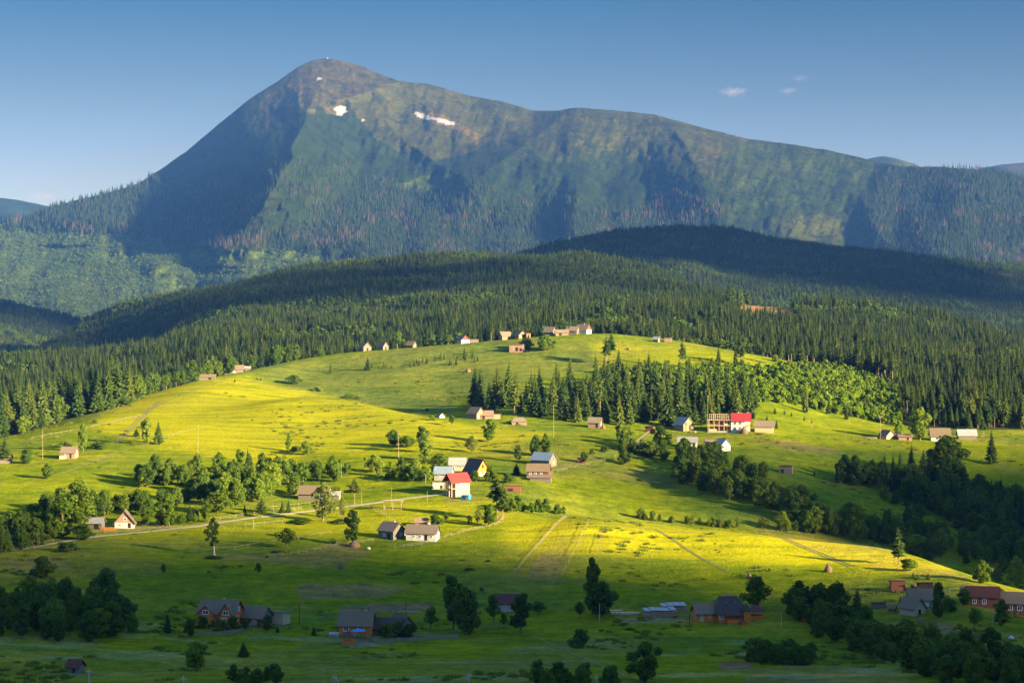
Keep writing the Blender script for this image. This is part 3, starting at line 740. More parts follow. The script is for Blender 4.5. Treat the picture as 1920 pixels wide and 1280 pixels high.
KP = {'S': 'dark pointed spruce', 'Q': 'ragged conifer with sunlit reddish trunk', 'P': 'thin bare-stemmed pine', 'L': 'bright green round leafy tree', 'O': 'fresh green egg-shaped leafy tree',
      'D': 'dark green bushy tree', 'T': 'tall dark leafy tree', 'W': 'pale yellow-green airy tree', 'R': 'slender birch with white trunk', 'A': 'open-crowned fruit tree', 'B': 'green bush', 'E': 'low dark bush'}
KCAT = {'B': 'bush', 'E': 'bush'}
def put_tree(kind, x, y, z, h, wpx=None, label=None, group=None, rs=random, width=None):
    prot = rs.choice(KIND[kind])
    o = bpy.data.objects.new(KN[kind], None); COL.objects.link(o)
    o.location = (x, y, z-0.03*h*0.3-0.1); sz = h/U
    sx = (width/KW[kind]) if width else sz*rs.uniform(0.9, 1.12)
    o.scale = (sx, sx, sz); o.rotation_euler = (rs.gauss(0, .015), rs.gauss(0, .015), rs.uniform(0, 6.28)); o.empty_display_size = 0.2
    o['label'] = label; o['category'] = KCAT.get(kind, 'tree')
    if group: o['group'] = group
    c = bpy.data.objects.new('crown' if kind not in 'BE' else 'leaves', prot[0]); COL.objects.link(c); c.parent = o
    if prot[1] is not None and kind not in 'BE':
        t = bpy.data.objects.new('trunk', prot[1]); COL.objects.link(t); t.parent = o
    elif prot[1] is not None:
        t = bpy.data.objects.new('stem', prot[1]); COL.objects.link(t); t.parent = o
    return o

LM = [  # landmarks used to say where a tree stands
 (856, 925, 'the red-roofed unfinished house'), (895, 885, 'the black-roofed timber house'), (1020, 865, 'the blue-roofed barn'), (1007, 893, 'the grey-roofed cottage with lean-to'),
 (128, 855, 'the small wooden hut on the left meadow'), (232, 985, 'the brick-gabled cottage by the road'), (177, 985, 'the tin-roofed shed by the road'), (580, 935, 'the long grey barn'),
 (731, 1005, 'the grey farmhouse in the orchard'), (790, 1005, 'the whitewashed farmhouse'), (735, 950, 'the open pole frame'), (410, 1160, 'the big orange house'), (478, 1165, 'the brown barn by the orange house'),
 (668, 1180, 'the orange house with dark roof'), (738, 1188, 'the dark barn with picket fence'), (1372, 1155, 'the hip-roofed timber house'), (1415, 1155, 'the red-roofed gazebo'), (1240, 1145, 'the log stacks'), (1165, 1148, 'the sawn plank pile'),
 (1712, 1145, 'the grey cottage at lower right'), (1845, 1130, 'the red-roofed house at the right'), (1905, 1140, 'the dark-roofed house at the right edge'), (1283, 800, 'the pale barn below the grove'), (1390, 800, 'the crimson-roofed white house'),
 (1434, 805, 'the tan hut with pale roof'), (1290, 835, 'the tin-roofed house'), (1355, 840, 'the white gabled shed'), (1103, 865, 'the tiny dark shed'), (1475, 885, 'the grey box shed'), (1764, 820, 'the white house at the forest edge'),
 (1814, 820, 'the pale-roofed barn at the forest edge'), (1115, 797, 'the tan hut below the grove'), (893, 780, 'the hamlet left of the grove'), (973, 793, 'the low hut below the grove'), (970, 655, 'the flat-roofed brick cabin'),
 (1094, 620, 'the white house on the hilltop'), (869, 634, 'the red-gabled hut on the ridge'), (685, 650, 'the grey huts on the ridge'), (432, 688, 'the grey farmstead on the shoulder'), (1253, 634, 'the little shed near the forest'),
 (1553, 1065, 'the haystack on the sunlit meadow'), (640, 1060, 'the haystack on the dim meadow'), (371, 830, 'the pole on the yellow meadow'), (749, 850, 'the leaning power pole'), (1038, 800, 'the tall pole below the grove'), (1327, 790, 'the tall pole by the frame house'),
 (1651, 815, 'the pole on the right terrace'), (80, 840, 'the pole at the far left'), (300, 988, 'the dirt road on the left'), (510, 962, 'the road fence'), (1000, 1030, 'the long meadow fence'), (140, 1255, 'the tiny red-roofed hut'), (1507, 1158, 'the little orange cabin'),
 (1219, 805, 'the small red shed'), (820, 900, 'the blue tin roof'), (962, 918, 'the weathered open shed'), (945, 1145, 'the maroon-roofed cottage'), (1124, 1175, 'the white post'), (1467, 1160, 'the thin white pole'), (561, 1150, 'the dark wooden post'),
 (1650, 1138, 'the woodpile at lower right'), (1690, 822, 'the pink-walled huts'), (1420, 575, 'the orange-brown forest clearing'), (1085, 1210, 'the shaded meadow centre'), (30, 1150, 'the lower left copse'), (1900, 950, 'the dark right valley'), (1480, 1245, 'the bottom meadow'), (620, 1275, 'the forked white pylon')]
_used = set()
def place_label(base, px, py):
    order = sorted(LM, key=lambda l: (l[0]-px)**2+((l[1]-py)*1.5)**2)
    for l in order[:14]:
        dx, dy = px-l[0], (py-l[1])*1.5
        d = math.hypot(dx, dy)
        if abs(dx) > abs(dy): rel = 'left of' if dx < 0 else 'right of'
        else: rel = 'behind' if dy < 0 else 'in front of'
        for pre in (('close ' if rel[-2:] == 'of' and rel[0] != 'i' else 'just ') if d < 45 else '', '' if d < 90 else 'well ', 'small and ' if d < 90 else 'further '):
            s = '%s %s%s %s' % (base, pre, rel, l[2])
            if s not in _used and len(s.split()) <= 16:
                _used.add(s); return s
    s = base+' at the edge of the picture'; _used.add(s); return s

# kind px py height width (reference pixels)
TREES = '''
L 42 813 33 27;S 75 803 50 18;Q 10 868 48 28;D 50 869 28 32;O 156 847 54 18;B 188 840 14 44;B 128 838 14 38;S 256 818 17 15;L 277 834 52 27;S 297 832 45 20;D 89 897 28 25
D 275 912 42 45;D 290 906 55 32;D 318 907 48 36;D 346 909 40 30;D 370 902 52 35;S 401 902 50 22;D 363 922 30 28;S 432 886 20 10;L 452 886 45 30;S 465 886 47 20;S 487 886 35 18;L 506 889 32 22;L 511 916 50 45;L 534 902 40 32;L 568 902 35 35;L 598 902 40 30;L 625 896 42 34
D 553 927 36 38;D 408 960 40 62;D 351 940 26 30;O 539 845 32 12;E 555 847 12 26;L 575 852 26 30;B 178 793 8 14
S 620 699 20 9;S 689 694 26 13;D 551 720 18 34;B 597 733 10 20;B 655 747 8 45;B 801 770 6 10;O 917 828 42 32;A 847 798 20 16;B 811 788 10 14;W 884 847 30 28;T 973 865 33 17;D 1003 855 38 27;O 1023 855 42 22;S 968 890 25 20
D 736 835 30 30;D 763 838 22 40;T 793 848 52 30;L 800 865 40 35;D 823 882 32 42;B 780 868 10 22;L 702 885 34 40;E 724 899 12 12;D 756 902 32 30;D 773 902 34 30;D 793 902 24 24;S 665 922 28 28;B 638 924 12 14;D 654 877 12 12
W 605 977 72 52;W 642 970 38 16;T 665 1022 70 36;A 539 1028 38 45;Q 490 970 38 28;S 529 961 26 14;S 541 961 26 12;S 459 965 22 10;D 818 987 24 30;A 837 976 14 12;L 916 986 42 32;W 880 983 18 12;W 896 980 26 16
Q 932 972 80 38;Q 942 975 72 28;D 919 902 28 28;D 953 905 20 24
Q 1137 681 50 22;Q 1147 679 54 22;Q 1280 688 52 18;B 1289 688 14 12;S 1347 681 32 11;B 1335 684 14 16;S 1379 683 42 11;Q 1389 683 50 24;P 1465 688 50 12;B 1455 678 14 18;L 1021 657 30 46;D 988 654 22 28;L 1068 620 16 12
L 1162 829 34 24;L 1176 841 42 34;D 1240 845 48 42;D 1220 856 30 45;D 1169 871 30 32;D 1094 868 22 18;E 1109 851 10 12;E 1132 846 12 20;D 1246 863 25 25;D 1342 852 26 28;D 1282 842 18 14;D 1410 902 28 28;D 1431 901 36 26
S 1510 773 60 14;S 1554 776 32 12;S 1587 786 22 9;S 1453 776 14 7;S 1471 777 10 5;S 1484 780 9 5;S 1508 788 10 5;S 1522 793 9 5;S 1438 789 12 7;S 1456 803 18 8;L 1725 825 60 48;L 1685 815 28 22;Q 1844 818 30 18;Q 1820 805 28 10;S 1860 869 66 26;D 1777 902 86 92
D 1582 902 52 30;D 1604 902 50 28;S 1527 891 10 5;L 1660 936 26 24;S 1678 944 30 20;E 1700 948 12 16;D 1723 973 30 40;S 1800 990 62 36;S 1890 1000 68 30
S 13 1033 50 30;L 65 1010 22 26;E 125 1032 18 50;D 82 1083 42 46;E 62 1080 16 26;R 402 1040 70 30;E 400 1046 6 40;D 307 1073 18 11;A 485 1077 24 18;S 314 1185 38 22;D 358 1193 35 28;L 370 1256 55 50;S 457 1230 30 24;D 500 1181 30 20;S 520 1185 14 10;S 588 1190 18 13
T 850 1180 108 48;D 872 1190 90 62;A 807 1180 45 34;A 925 1170 58 36;T 977 1187 78 50;A 945 1177 30 20;A 1008 1153 28 38;T 1112 1150 102 42;D 1128 1155 66 62;A 1087 1158 30 26;E 1087 1212 36 52;D 1207 1277 76 68
D 745 1192 30 28;E 903 1107 8 12;E 880 1068 5 24;E 915 1052 4 14;E 868 1050 3 20;D 1416 1140 62 56;E 1413 1215 20 45
D 1572 1152 62 42;S 1606 1167 70 34;Q 1685 1057 70 28;O 1694 1020 36 30;L 1703 1070 24 42;D 1761 1158 68 38;S 1688 1133 20 8;A 1827 1179 42 36;T 1878 1173 50 36;D 1808 1134 32 30;D 1875 1131 30 28;D 1783 1146 25 28;D 1842 1093 44 40;W 1872 1093 38 32;L 1908 1102 60 38
O 145 995 95 66;O 118 1008 76 74;D 158 1012 30 40;L 272 985 36 32;O 300 983 28 24;O 317 985 60 34;S 355 977 34 20;L 368 972 20 20;L 388 977 40 24;W 1430 990 22 22;O 1465 996 38 34;T 1490 985 72 44;L 1530 1000 52 44;D 1556 1003 56 42;O 1608 1016 72 42;L 1637 1012 48 32;S 1656 1018 62 28;L 1722 1040 40 44;W 1765 1042 52 40;D 1742 1050 36 40
S 440 716 7 4;S 482 712 7 4;S 489 713 7 4;B 1410 640 6 10;E 520 1035 4 30;E 1180 1180 5 30;E 560 980 8 60;E 640 980 9 50;B 1720 1085 10 14;S 1712 1082 12 8;S 1740 1086 14 9
L 245 722 38 22;D 232 728 45 26;D 540 668 34 28;D 555 670 30 20;D 520 672 36 34;D 470 680 28 22;A 745 648 34 30;D 600 664 14 24;A 840 640 20 24;L 500 1045 5 8;B 1200 900 4 26;S 1375 800 10 8;Q 1368 583 52 15;Q 1376 583 50 14;Q 1383 583 54 14;Q 1390 584 48 13;Q 1397 584 50 14;Q 1404 585 42 13;Q 1425 576 22 10;Q 1444 578 16 9'''
def single_trees():
    rs = random.Random(5)
    for row in TREES.replace('\n', ';').split(';'):
        if not row.strip(): continue
        k, px, py, h, wd = row.split(); px, py, h, wd = map(float, (px, py, h, wd))
        x, y, z = hitm(px, py)
        m = y/FPX
        lab = place_label(KP[k], px, py-h*0.3)
        grp = {'S': 'scattered spruces', 'B': 'scattered bushes', 'E': 'scattered bushes'}.get(k, 'trees dotted over the meadows')
        put_tree(k, x, y, z, h*m*1.04, None, lab, grp, rs, width=wd*m*1.08)
single_trees()

# groves: every tree an object of its own; (polygon of foot points, count, kinds, heights m, label, group)
GROVES = [
 ([(255, 915), (330, 912), (420, 925), (510, 935), (560, 915), (650, 900), (650, 885), (520, 885), (430, 880), (360, 885), (262, 895)], 48, 'DLDTD', (5, 9.5), 'rounded tree in the long belt at the foot of the yellow meadow', 'belt under the yellow meadow', 3.8),
 ([(1470, 997), (1560, 1004), (1650, 1016), (1710, 1032), (1712, 1024), (1650, 1008), (1560, 997), (1470, 990)], 20, 'LOLB', (4, 9), 'bright lit leafy tree along the upper edge of the sunny meadow', 'lit trees at the meadow edge', 3.2),
 ([(1150, 846), (1260, 862), (1262, 850), (1230, 838), (1160, 832)], 12, 'DLD', (3.5, 7), 'bushy tree in the cluster below the small red shed', 'cluster below the red shed', 3.4),
 ([(690, 890), (800, 905), (830, 890), (800, 868), (730, 870)], 12, 'DLB', (2.5, 6), 'shrubby tree left of the middle hamlet', 'shrubs left of the middle hamlet', 3.6),
 ([(300, 990), (400, 978), (400, 972), (300, 982)], 7, 'LOS', (3, 6), 'small bright tree between the brick cottage and the road fence', 'small trees along the road', 3.4),
 ([(866, 776), (1000, 781), (1130, 797), (1250, 800), (1330, 800), (1405, 788), (1418, 765), (1330, 738), (1250, 722), (1130, 712), (1105, 735), (1000, 752), (880, 758)], 125, 'SSSSSSSQ', (11, 23), 'tall dark spruce in the dense grove below the hilltop meadow', 'spruce grove', 4.6),
 ([(0, 826), (30, 816), (120, 788), (200, 770), (262, 752), (262, 735), (170, 745), (60, 770), (0, 785)], 62, 'SSSSSD', (17, 29), 'sunlit spruce in the wood at the left edge of the yellow meadow', 'left meadow wood', 4.5),
 ([(268, 722), (330, 713), (400, 707), (440, 700), (440, 688), (300, 700)], 17, 'DDTAS', (8, 15), 'dark tree lining the top edge of the yellow meadow', 'treeline on meadow shoulder', 5),
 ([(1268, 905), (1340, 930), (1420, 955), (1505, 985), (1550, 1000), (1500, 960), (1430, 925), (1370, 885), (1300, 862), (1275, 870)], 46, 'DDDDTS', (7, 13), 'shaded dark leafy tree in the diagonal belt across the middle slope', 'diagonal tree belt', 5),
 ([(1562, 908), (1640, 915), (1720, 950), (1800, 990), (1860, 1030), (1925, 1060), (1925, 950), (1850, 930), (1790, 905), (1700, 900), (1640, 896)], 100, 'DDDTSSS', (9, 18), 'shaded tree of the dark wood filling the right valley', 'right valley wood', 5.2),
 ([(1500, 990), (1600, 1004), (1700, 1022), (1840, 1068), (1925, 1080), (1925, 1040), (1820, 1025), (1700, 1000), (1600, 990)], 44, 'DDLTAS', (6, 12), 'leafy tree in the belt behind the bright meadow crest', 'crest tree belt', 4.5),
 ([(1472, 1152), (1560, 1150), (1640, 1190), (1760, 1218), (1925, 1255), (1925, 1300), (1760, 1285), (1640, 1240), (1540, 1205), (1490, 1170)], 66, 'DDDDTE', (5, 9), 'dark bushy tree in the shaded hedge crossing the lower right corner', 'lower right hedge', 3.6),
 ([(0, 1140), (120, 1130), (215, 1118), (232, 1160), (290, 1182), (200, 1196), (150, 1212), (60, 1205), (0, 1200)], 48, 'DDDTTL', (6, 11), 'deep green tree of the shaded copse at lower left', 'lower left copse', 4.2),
 ([(52, 998), (100, 985), (175, 975), (260, 968), (330, 962), (330, 948), (240, 950), (120, 960), (60, 975)], 26, 'DDDTA', (6, 11), 'dark tree in the hollow behind the road cottage', 'hollow behind the cottage', 5),
 ([(370, 945), (440, 950), (512, 935), (510, 912), (440, 915), (370, 925)], 20, 'DDDL', (7, 11), 'dense leafy tree in the thicket above the road', 'thicket above the road', 4.5),
 ([(0, 1040), (60, 1030), (110, 1012), (60, 1000), (0, 1005)], 13, 'DDST', (6, 11), 'dark tree beside the road at the left edge', 'left edge trees', 4.5),
 ([(948, 960), (1062, 966), (1060, 960), (950, 953)], 10, 'DDEL', (3, 6), 'bush in the dark hedge behind the long meadow fence', 'hedge behind the fence', 2.6),
 ([(1198, 976), (1262, 980), (1320, 986), (1385, 993), (1385, 988), (1290, 981), (1200, 971)], 15, 'LBDW', (2.6, 5), 'yellow-green bush in the row along the bright meadow crest', 'bush row on the crest', 2.8),
 ([(1410, 1246), (1545, 1248), (1545, 1236), (1410, 1234)], 14, 'DDEE', (4, 6.5), 'rounded dark shrub in the clump on the bottom meadow', 'bottom meadow clump', 2.6),
 ([(1480, 1150), (1562, 1155), (1562, 1140), (1480, 1140)], 9, 'DDT', (6.5, 9), 'dark tree right of the red-roofed gazebo', 'trees by the gazebo', 3.5),
 ([(390, 1285), (520, 1290), (520, 1270), (390, 1272)], 8, 'DE', (2.5, 4.5), 'dark shrub at the bottom edge left of the forked pylon', 'bottom left shrubs', 3),
 ([(985, 1290), (1160, 1292), (1160, 1276), (985, 1274)], 10, 'DEA', (3, 5.5), 'dark shrub at the bottom edge beside the round tree', 'bottom middle shrubs', 3),
 ([(672, 694), (735, 692), (735, 687), (672, 689)], 8, 'S', (2, 4), 'tiny spruce in the short row on the hillside', 'short row of young spruces', 2.2),
 ([(765, 690), (903, 660), (903, 655), (765, 684)], 26, 'S', (2.5, 5), 'young spruce in the long row climbing the hillside', 'long row of young spruces', 2.4),
 ([(715, 1200), (780, 1196), (780, 1188), (715, 1190)], 5, 'DAE', (3, 5), 'fruit tree in the yard of the dark barn', 'barn yard trees', 3),
 ([(380, 1182), (470, 1184), (470, 1176), (380, 1176)], 6, 'AE', (2.2, 4), 'small fruit tree in front of the orange house', 'orange house garden', 3),
 ([(1440, 840), (1660, 860), (1660, 850), (1440, 830)], 0, 'B', (1, 2), '', '', 5),
 ([(820, 900), (870, 905), (935, 905), (935, 898), (830, 893)], 5, 'DAE', (3, 5), 'garden tree among the houses of the middle hamlet', 'middle hamlet gardens', 4),
]
def groves():
    rs = random.Random(11)
    for poly, n, kinds, (h0, h1), lab, grp, sp in GROVES:
        xs = [p[0] for p in poly]; ys = [p[1] for p in poly]; got = []; tries = 0
        while len(got) < n and tries < n*60:
            tries += 1
            px = rs.uniform(min(xs), max(xs)); py = rs.uniform(min(ys), max(ys))
            if not inpoly(np.array([px]), np.array([py]), poly)[0]: continue
            x, y, z = hitm(px, py)
            if y > 1200: y -= rs.uniform(0, 26); z = float(gz(x, y))
            if any((x-a)**2+((y-b)*0.8)**2 < sp*sp*(0.4 if tries > n*25 else 1) for a, b in got): continue
            got.append((x, y))
            k = rs.choice(kinds); h = rs.uniform(h0, h1)*(1.0 if k != 'S' else 1.05)
            if k in 'DLTA' and h > 14: h *= 0.62
            label = {'S': lab, 'Q': lab}.get(k, lab)
            if 'spruce' in lab and k in 'DTAL': label = lab.replace('tall dark spruce', 'leafy tree').replace('sunlit spruce', 'round leafy tree')
            elif k in 'SQ' and 'spruce' not in lab: label = 'pointed spruce among '+lab.split(' ', 1)[1].replace('tree', 'trees', 1).replace('bushy ', '')
            if len(label.split()) > 16: label = ' '.join(label.split()[:16])
            put_tree(k, x, y, z, h, None, label, grp+(' spruces' if k in 'SQ' and 'spruce' not in lab else ''), rs)
groves()

# the nearest trees of the big forest stand as single objects too
def forest_individuals():
    rs = random.Random(3)
    px = FPXL
    cand = np.where((FI < 9) & (FY < 1135) & (px > 1685) & (px < 1925))[0]
    cand = cand[np.argsort(FY[cand])][:80]
    for i in cand:
        FOREST_TAKE[i] = False
        put_tree('S' if FI[i] < 6 else 'Q', float(FX[i]), float(FY[i]), float(FZ[i]), 22*float(FS[i]), None, 'tall spruce in the front ranks of the forest behind the right terrace', 'forest edge on the right', rs)
forest_individuals()

M_SHRUB = foliage('shrub_leaves', [G(.11, .185, .012), G(.15, .235, .016), G(.20, .27, .022)], 0.40)
# clearcut grown over with shrubs
def clearcut():
    poly = [(1120, 700), (1200, 690), (1290, 694), (1380, 688), (1420, 696), (1480, 686), (1560, 690), (1640, 702), (1690, 716), (1688, 800), (1600, 782), (1480, 756), (1400, 752), (1330, 735), (1180, 715)]
    P = []; rs = np.random.default_rng(9)
    xs = rs.uniform(40, 240, 9000); ys = rs.uniform(1000, 1260, 9000)
    z = gz(xs, ys); px = 960+FPX*xs/ys; py = HZ-FPX*z/ys
    k = inpoly(px, py, poly) & (ys < FE(px)+5) & (fbm(xs/14.0, ys/14.0, 3) > -0.38)
    xs, ys, z = xs[k], ys[k], z[k]; n = len(xs)
    c = proto_coll('shrub', [joined('shrub', *leafy(300+s, 3.2, 2.0, 5, 330, 0.34, 0.0, 'flat', 0.5), M_SHRUB, M_BARK) for s in range(3)]+[joined('shrub', *leafy(310+s, 4.6, 1.6, 5, 330, 0.32, 0.03, 'oval', 0.5), M_LEAFD, M_BARK) for s in range(2)])
    s = rs.normal(0.95, 0.3, n).clip(0.4, 1.9)
    scatter('shrub_thicket', c, np.stack([xs, ys, z-0.1], 1), np.stack([s, s, s], 1), np.where(rs.random(n) < 0.8, rs.integers(0, 3, n), rs.integers(3, 5, n)), rots(n), kind='stuff', label='bright green young shrubs overgrowing the cleared slope under the forest', category='shrubs')
    print('shrubs', n)
clearcut()
def verge():
    """rough tussocks and weeds on the meadows"""
    rs = np.random.default_rng(12); n = 16000
    px = rs.uniform(-40, 1960, n); d = np.exp(rs.uniform(math.log(450), math.log(1180), n)); x = (px-960)/FPX*d
    z = gz(x, d); g = fbm(x/30.0+8, d/30.0, 3)
    k = (g > 0.22) & (rs.random(n) < 0.5) & (d < FE(px)-20) & (rs.random(n) < np.clip(g*2.2, 0, 1))
    x, d, z = x[k], d[k], z[k]; n = len(x)
    V, F = [], []
    r2 = random.Random(4)
    for _ in range(60):
        a = r2.uniform(0, 6.28); q = r2.uniform(0, .9); bx, by = math.cos(a)*q, math.sin(a)*q; i = len(V); t = r2.uniform(0, 3.14)
        V += [(bx-math.cos(t)*.16, by-math.sin(t)*.16, -.1), (bx+math.cos(t)*.16, by+math.sin(t)*.16, -.1), (bx*1.3, by*1.3, r2.uniform(.25, .7))]; F.append((i, i+1, i+2))
    mt = foliage('weeds', [G(.09, .12, .015), G(.11, .145, .018), G(.16, .16, .03)], 0.3)
    c = proto_coll('tussock', [mesh_np('tussock', V, F, [mt])])
    s = rs.uniform(0.5, 1.5, n)
    scatter('meadow_tussocks', c, np.stack([x, d, z], 1), np.stack([s*1.3, s, s], 1), np.zeros(n, int), rots(n), kind='stuff', label='tufts of taller grass and weeds on the meadows', category='grass')
verge()
# ------------------------------------------------------------------ building materials
def boards(name, c1, c2, scale=(1.2, 1.2, 9.0), rough=0.85):
    return plain(name, c1, c2, 1.6, rough, scale, 0.5, 0.03, detail=5)
B_GREY = boards('grey_boards', (.10, .085, .07), (.20, .175, .145))
B_TAN = boards('tan_boards', (.15, .11, .07), (.26, .195, .125))
B_ORANGE = boards('orange_logs', (.42, .115, .018), (.60, .20, .04))
B_REDW = boards('dark_red_boards', (.12, .045, .032), (.20, .08, .058))
B_CREAM = boards('cream_boards', (.32, .25, .15), (.44, .36, .23))
B_FRESH = boards('fresh_timber', (.38, .26, .15), (.56, .40, .25))
B_STONE = plain('rough_masonry', (.22, .20, .18), (.42, .38, .33), 2.5)
B_WHITE = plain('whitewash', (.36, .35, .32), (.58, .56, .52), 1.0, 0.8)
B_PINK = plain('pink_brick', (.30, .15, .10), (.42, .235, .165), 3.0)
R_SLATE = plain('grey_slate_roof', (.110, .078, .048), (.19, .148, .098), 1.3, 0.6, (6, 1, 1), 0.4, 0.03)
R_DARK = plain('dark_roof', (.045, .032, .027), (.080, .057, .048), 1.4, 0.55, (6, 1, 1), 0.4, 0.03)
R_BROWN = plain('brown_shingle_roof', (.13, .085, .06), (.24, .16, .115), 1.6, 0.8, (3, 1, 3), 0.5, 0.03)
R_TAN = plain('weathered_shingle_roof', (.115, .09, .068), (.215, .168, .125), 1.8, 0.85, (3, 1, 3), 0.5, 0.03)
R_RED = plain('red_metal_roof', (.27, .025, .026), (.40, .05, .045), 0.8, 0.4, (6, 1, 1), 0.3, 0.02)
R_CRIM = plain('crimson_metal_roof', (.20, .020, .030), (.29, .035, .045), 0.8, 0.45, (6, 1, 1), 0.3, 0.02)
R_MAROON = plain('maroon_roof', (.070, .026, .02), (.115, .042, .034), 0.8, 0.5, (6, 1, 1), 0.3, 0.02)
R_TIN = plain('pale_tin_roof', (.19, .19, .19), (.31, .305, .295), 0.7, 0.45, (6, 1, 1), 0.3, 0.02)
R_BLUE = plain('light_blue_tin_roof', (.13, .19, .25), (.22, .28, .34), 0.6, 0.45, (6, 1, 1), 0.3, 0.02)
M_WHITE = plain('white_frame', (.70, .70, .68), (.80, .80, .78), 1.0, 0.6)
M_STEEL = plain('concrete_post', (.28, .28, .27), (.42, .42, .40), 2.0)
M_POLE = plain('weathered_pole', (.16, .12, .09), (.34, .26, .19), 2.0)
M_RAIL = plain('weathered_rail', (.16, .135, .10), (.31, .27, .21), 1.2)
M_HAY = plain('old_hay', (.10, .065, .04), (.18, .12, .075), 3.0, 0.95, None, 0.8, 0.1)
M_LOG = plain('stacked_logs', (.20, .13, .08), (.48, .33, .22), 4.0, 0.9)
M_DIRT = plain('pale_dirt', (.24, .205, .13), (.36, .31, .21), 0.25, 0.95)
M_TRACK = plain('worn_track', (.10, .10, .035), (.19, .165, .075), 0.3, 0.95)
M_DARK = plain('dark_opening', (.012, .010, .010), (.03, .025, .02), 1.0)
M_BLUEP = plain('blue_paint', (.02, .16, .42), (.04, .24, .55), 1.0, 0.5)
M_GLASS, _nt, _b = newmat('window_glass'); _b.inputs['Base Color'].default_value = (.03, .05, .07, 1); _b.inputs['Roughness'].default_value = 0.12; _b.inputs['Specular IOR Level'].default_value = 0.6

class MB:
    def __init__(s): s.V, s.F = [], []
    def box(s, x0, x1, y0, y1, z0, z1):
        n = len(s.V); s.V += [(x0, y0, z0), (x1, y0, z0), (x1, y1, z0), (x0, y1, z0), (x0, y0, z1), (x1, y0, z1), (x1, y1, z1), (x0, y1, z1)]
        s.F += [(n, n+3, n+2, n+1), (n+4, n+5, n+6, n+7), (n, n+1, n+5, n+4), (n+1, n+2, n+6, n+5), (n+2, n+3, n+7, n+6), (n+3, n, n+4, n+7)]; return s
    def hexa(s, a, b):
        """two quads of four points joined"""
        n = len(s.V); s.V += list(a)+list(b)
        s.F += [(n+3, n+2, n+1, n), (n+4, n+5, n+6, n+7), (n, n+1, n+5, n+4), (n+1, n+2, n+6, n+5), (n+2, n+3, n+7, n+6), (n+3, n, n+4, n+7)]; return s
    def bar(s, p, q, w):
        p, q = Vector(p), Vector(q); d = (q-p).normalized(); a = d.cross(Vector((0, 0, 1)))
        if a.length < 0.1: a = Vector((1, 0, 0))
        a.normalize(); b = d.cross(a)*w*0.5; a = a*w*0.5
        return s.hexa([p-a-b, p+a-b, p+a+b, p-a+b], [q-a-b, q+a-b, q+a+b, q-a+b])
    def tri_prism(s, a, b):
        n = len(s.V); s.V += list(a)+list(b)
        s.F += [(n, n+1, n+2), (n+5, n+4, n+3), (n, n+3, n+4, n+1), (n+1, n+4, n+5, n+2), (n+2, n+5, n+3, n)]; return s
    def build(s, name, mat, parent, loc=None):
        me = bpy.data.meshes.new(name); me.from_pydata([tuple(v) for v in s.V], [], s.F); me.materials.append(mat)
        bm = bmesh.new(); bm.from_mesh(me); bmesh.ops.recalc_face_normals(bm, faces=bm.faces); bm.to_mesh(me); bm.free()
        o = link(name, me, parent)
        if loc is not None: o.location = loc
        return o
def root(name, label, cat, x, y, z, yaw=0, group=None):
    o = bpy.data.objects.new(name, None); COL.objects.link(o); o.location = (x, y, z); o.rotation_euler = (0, 0, math.radians(yaw))
    o['label'] = label; o['category'] = cat; o.empty_display_size = 0.5
    if group: o['group'] = group
    return o
def slab(mb, y0, z0, y1, z1, xa, xb, t):
    """sloping roof sheet from eave (y0,z0) to ridge (y1,z1) along x"""
    mb.hexa([(xa, y0, z0), (xb, y0, z0), (xb, y0, z0+t), (xa, y0, z0+t)], [(xa, y1, z1), (xb, y1, z1), (xb, y1, z1+t), (xa, y1, z1+t)])
def window(r, side, u, z, w, h, L, W, frame=M_WHITE, pane=M_GLASS, name='window'):
    """side: f (y-), b, l (x-), r (x+); u along the wall from its centre"""
    def P(u0, u1, z0, z1, d0, d1):
        m = MB()
        if side == 'f': m.box(u0, u1, -W/2-d1, -W/2-d0, z0, z1)
        if side == 'b': m.box(u0, u1, W/2+d0, W/2+d1, z0, z1)
        if side == 'l': m.box(-L/2-d1, -L/2-d0, u0, u1, z0, z1)
        if side == 'r': m.box(L/2+d0, L/2+d1, u0, u1, z0, z1)
        return m
    f = MB(); g = 0.13
    for a in ((u-w/2-g, u-w/2, z-g, z+h+g), (u+w/2, u+w/2+g, z-g, z+h+g), (u-w/2, u+w/2, z-g, z), (u-w/2, u+w/2, z+h, z+h+g), (u-0.04, u+0.04, z, z+h)):
        q = P(*a, 0.0, 0.10); n = len(f.V); f.V += q.V; f.F += [tuple(i+n for i in ff) for ff in q.F]
    fo = f.build(name, frame, r)
    po = P(u-w/2, u+w/2, z, z+h, 0.0, 0.04).build('pane', pane, fo)
    return fo
def opening(r, side, u, z, w, h, L, W, mat, name='door', d=0.06):
    m = MB()
    if side == 'f': m.box(u-w/2, u+w/2, -W/2-d, -W/2+0.0, z, z+h)
    if side == 'l': m.box(-L/2-d, -L/2, u-w/2, u+w/2, z, z+h)
    if side == 'r': m.box(L/2, L/2+d, u-w/2, u+w/2, z, z+h)
    return m.build(name, mat, r)
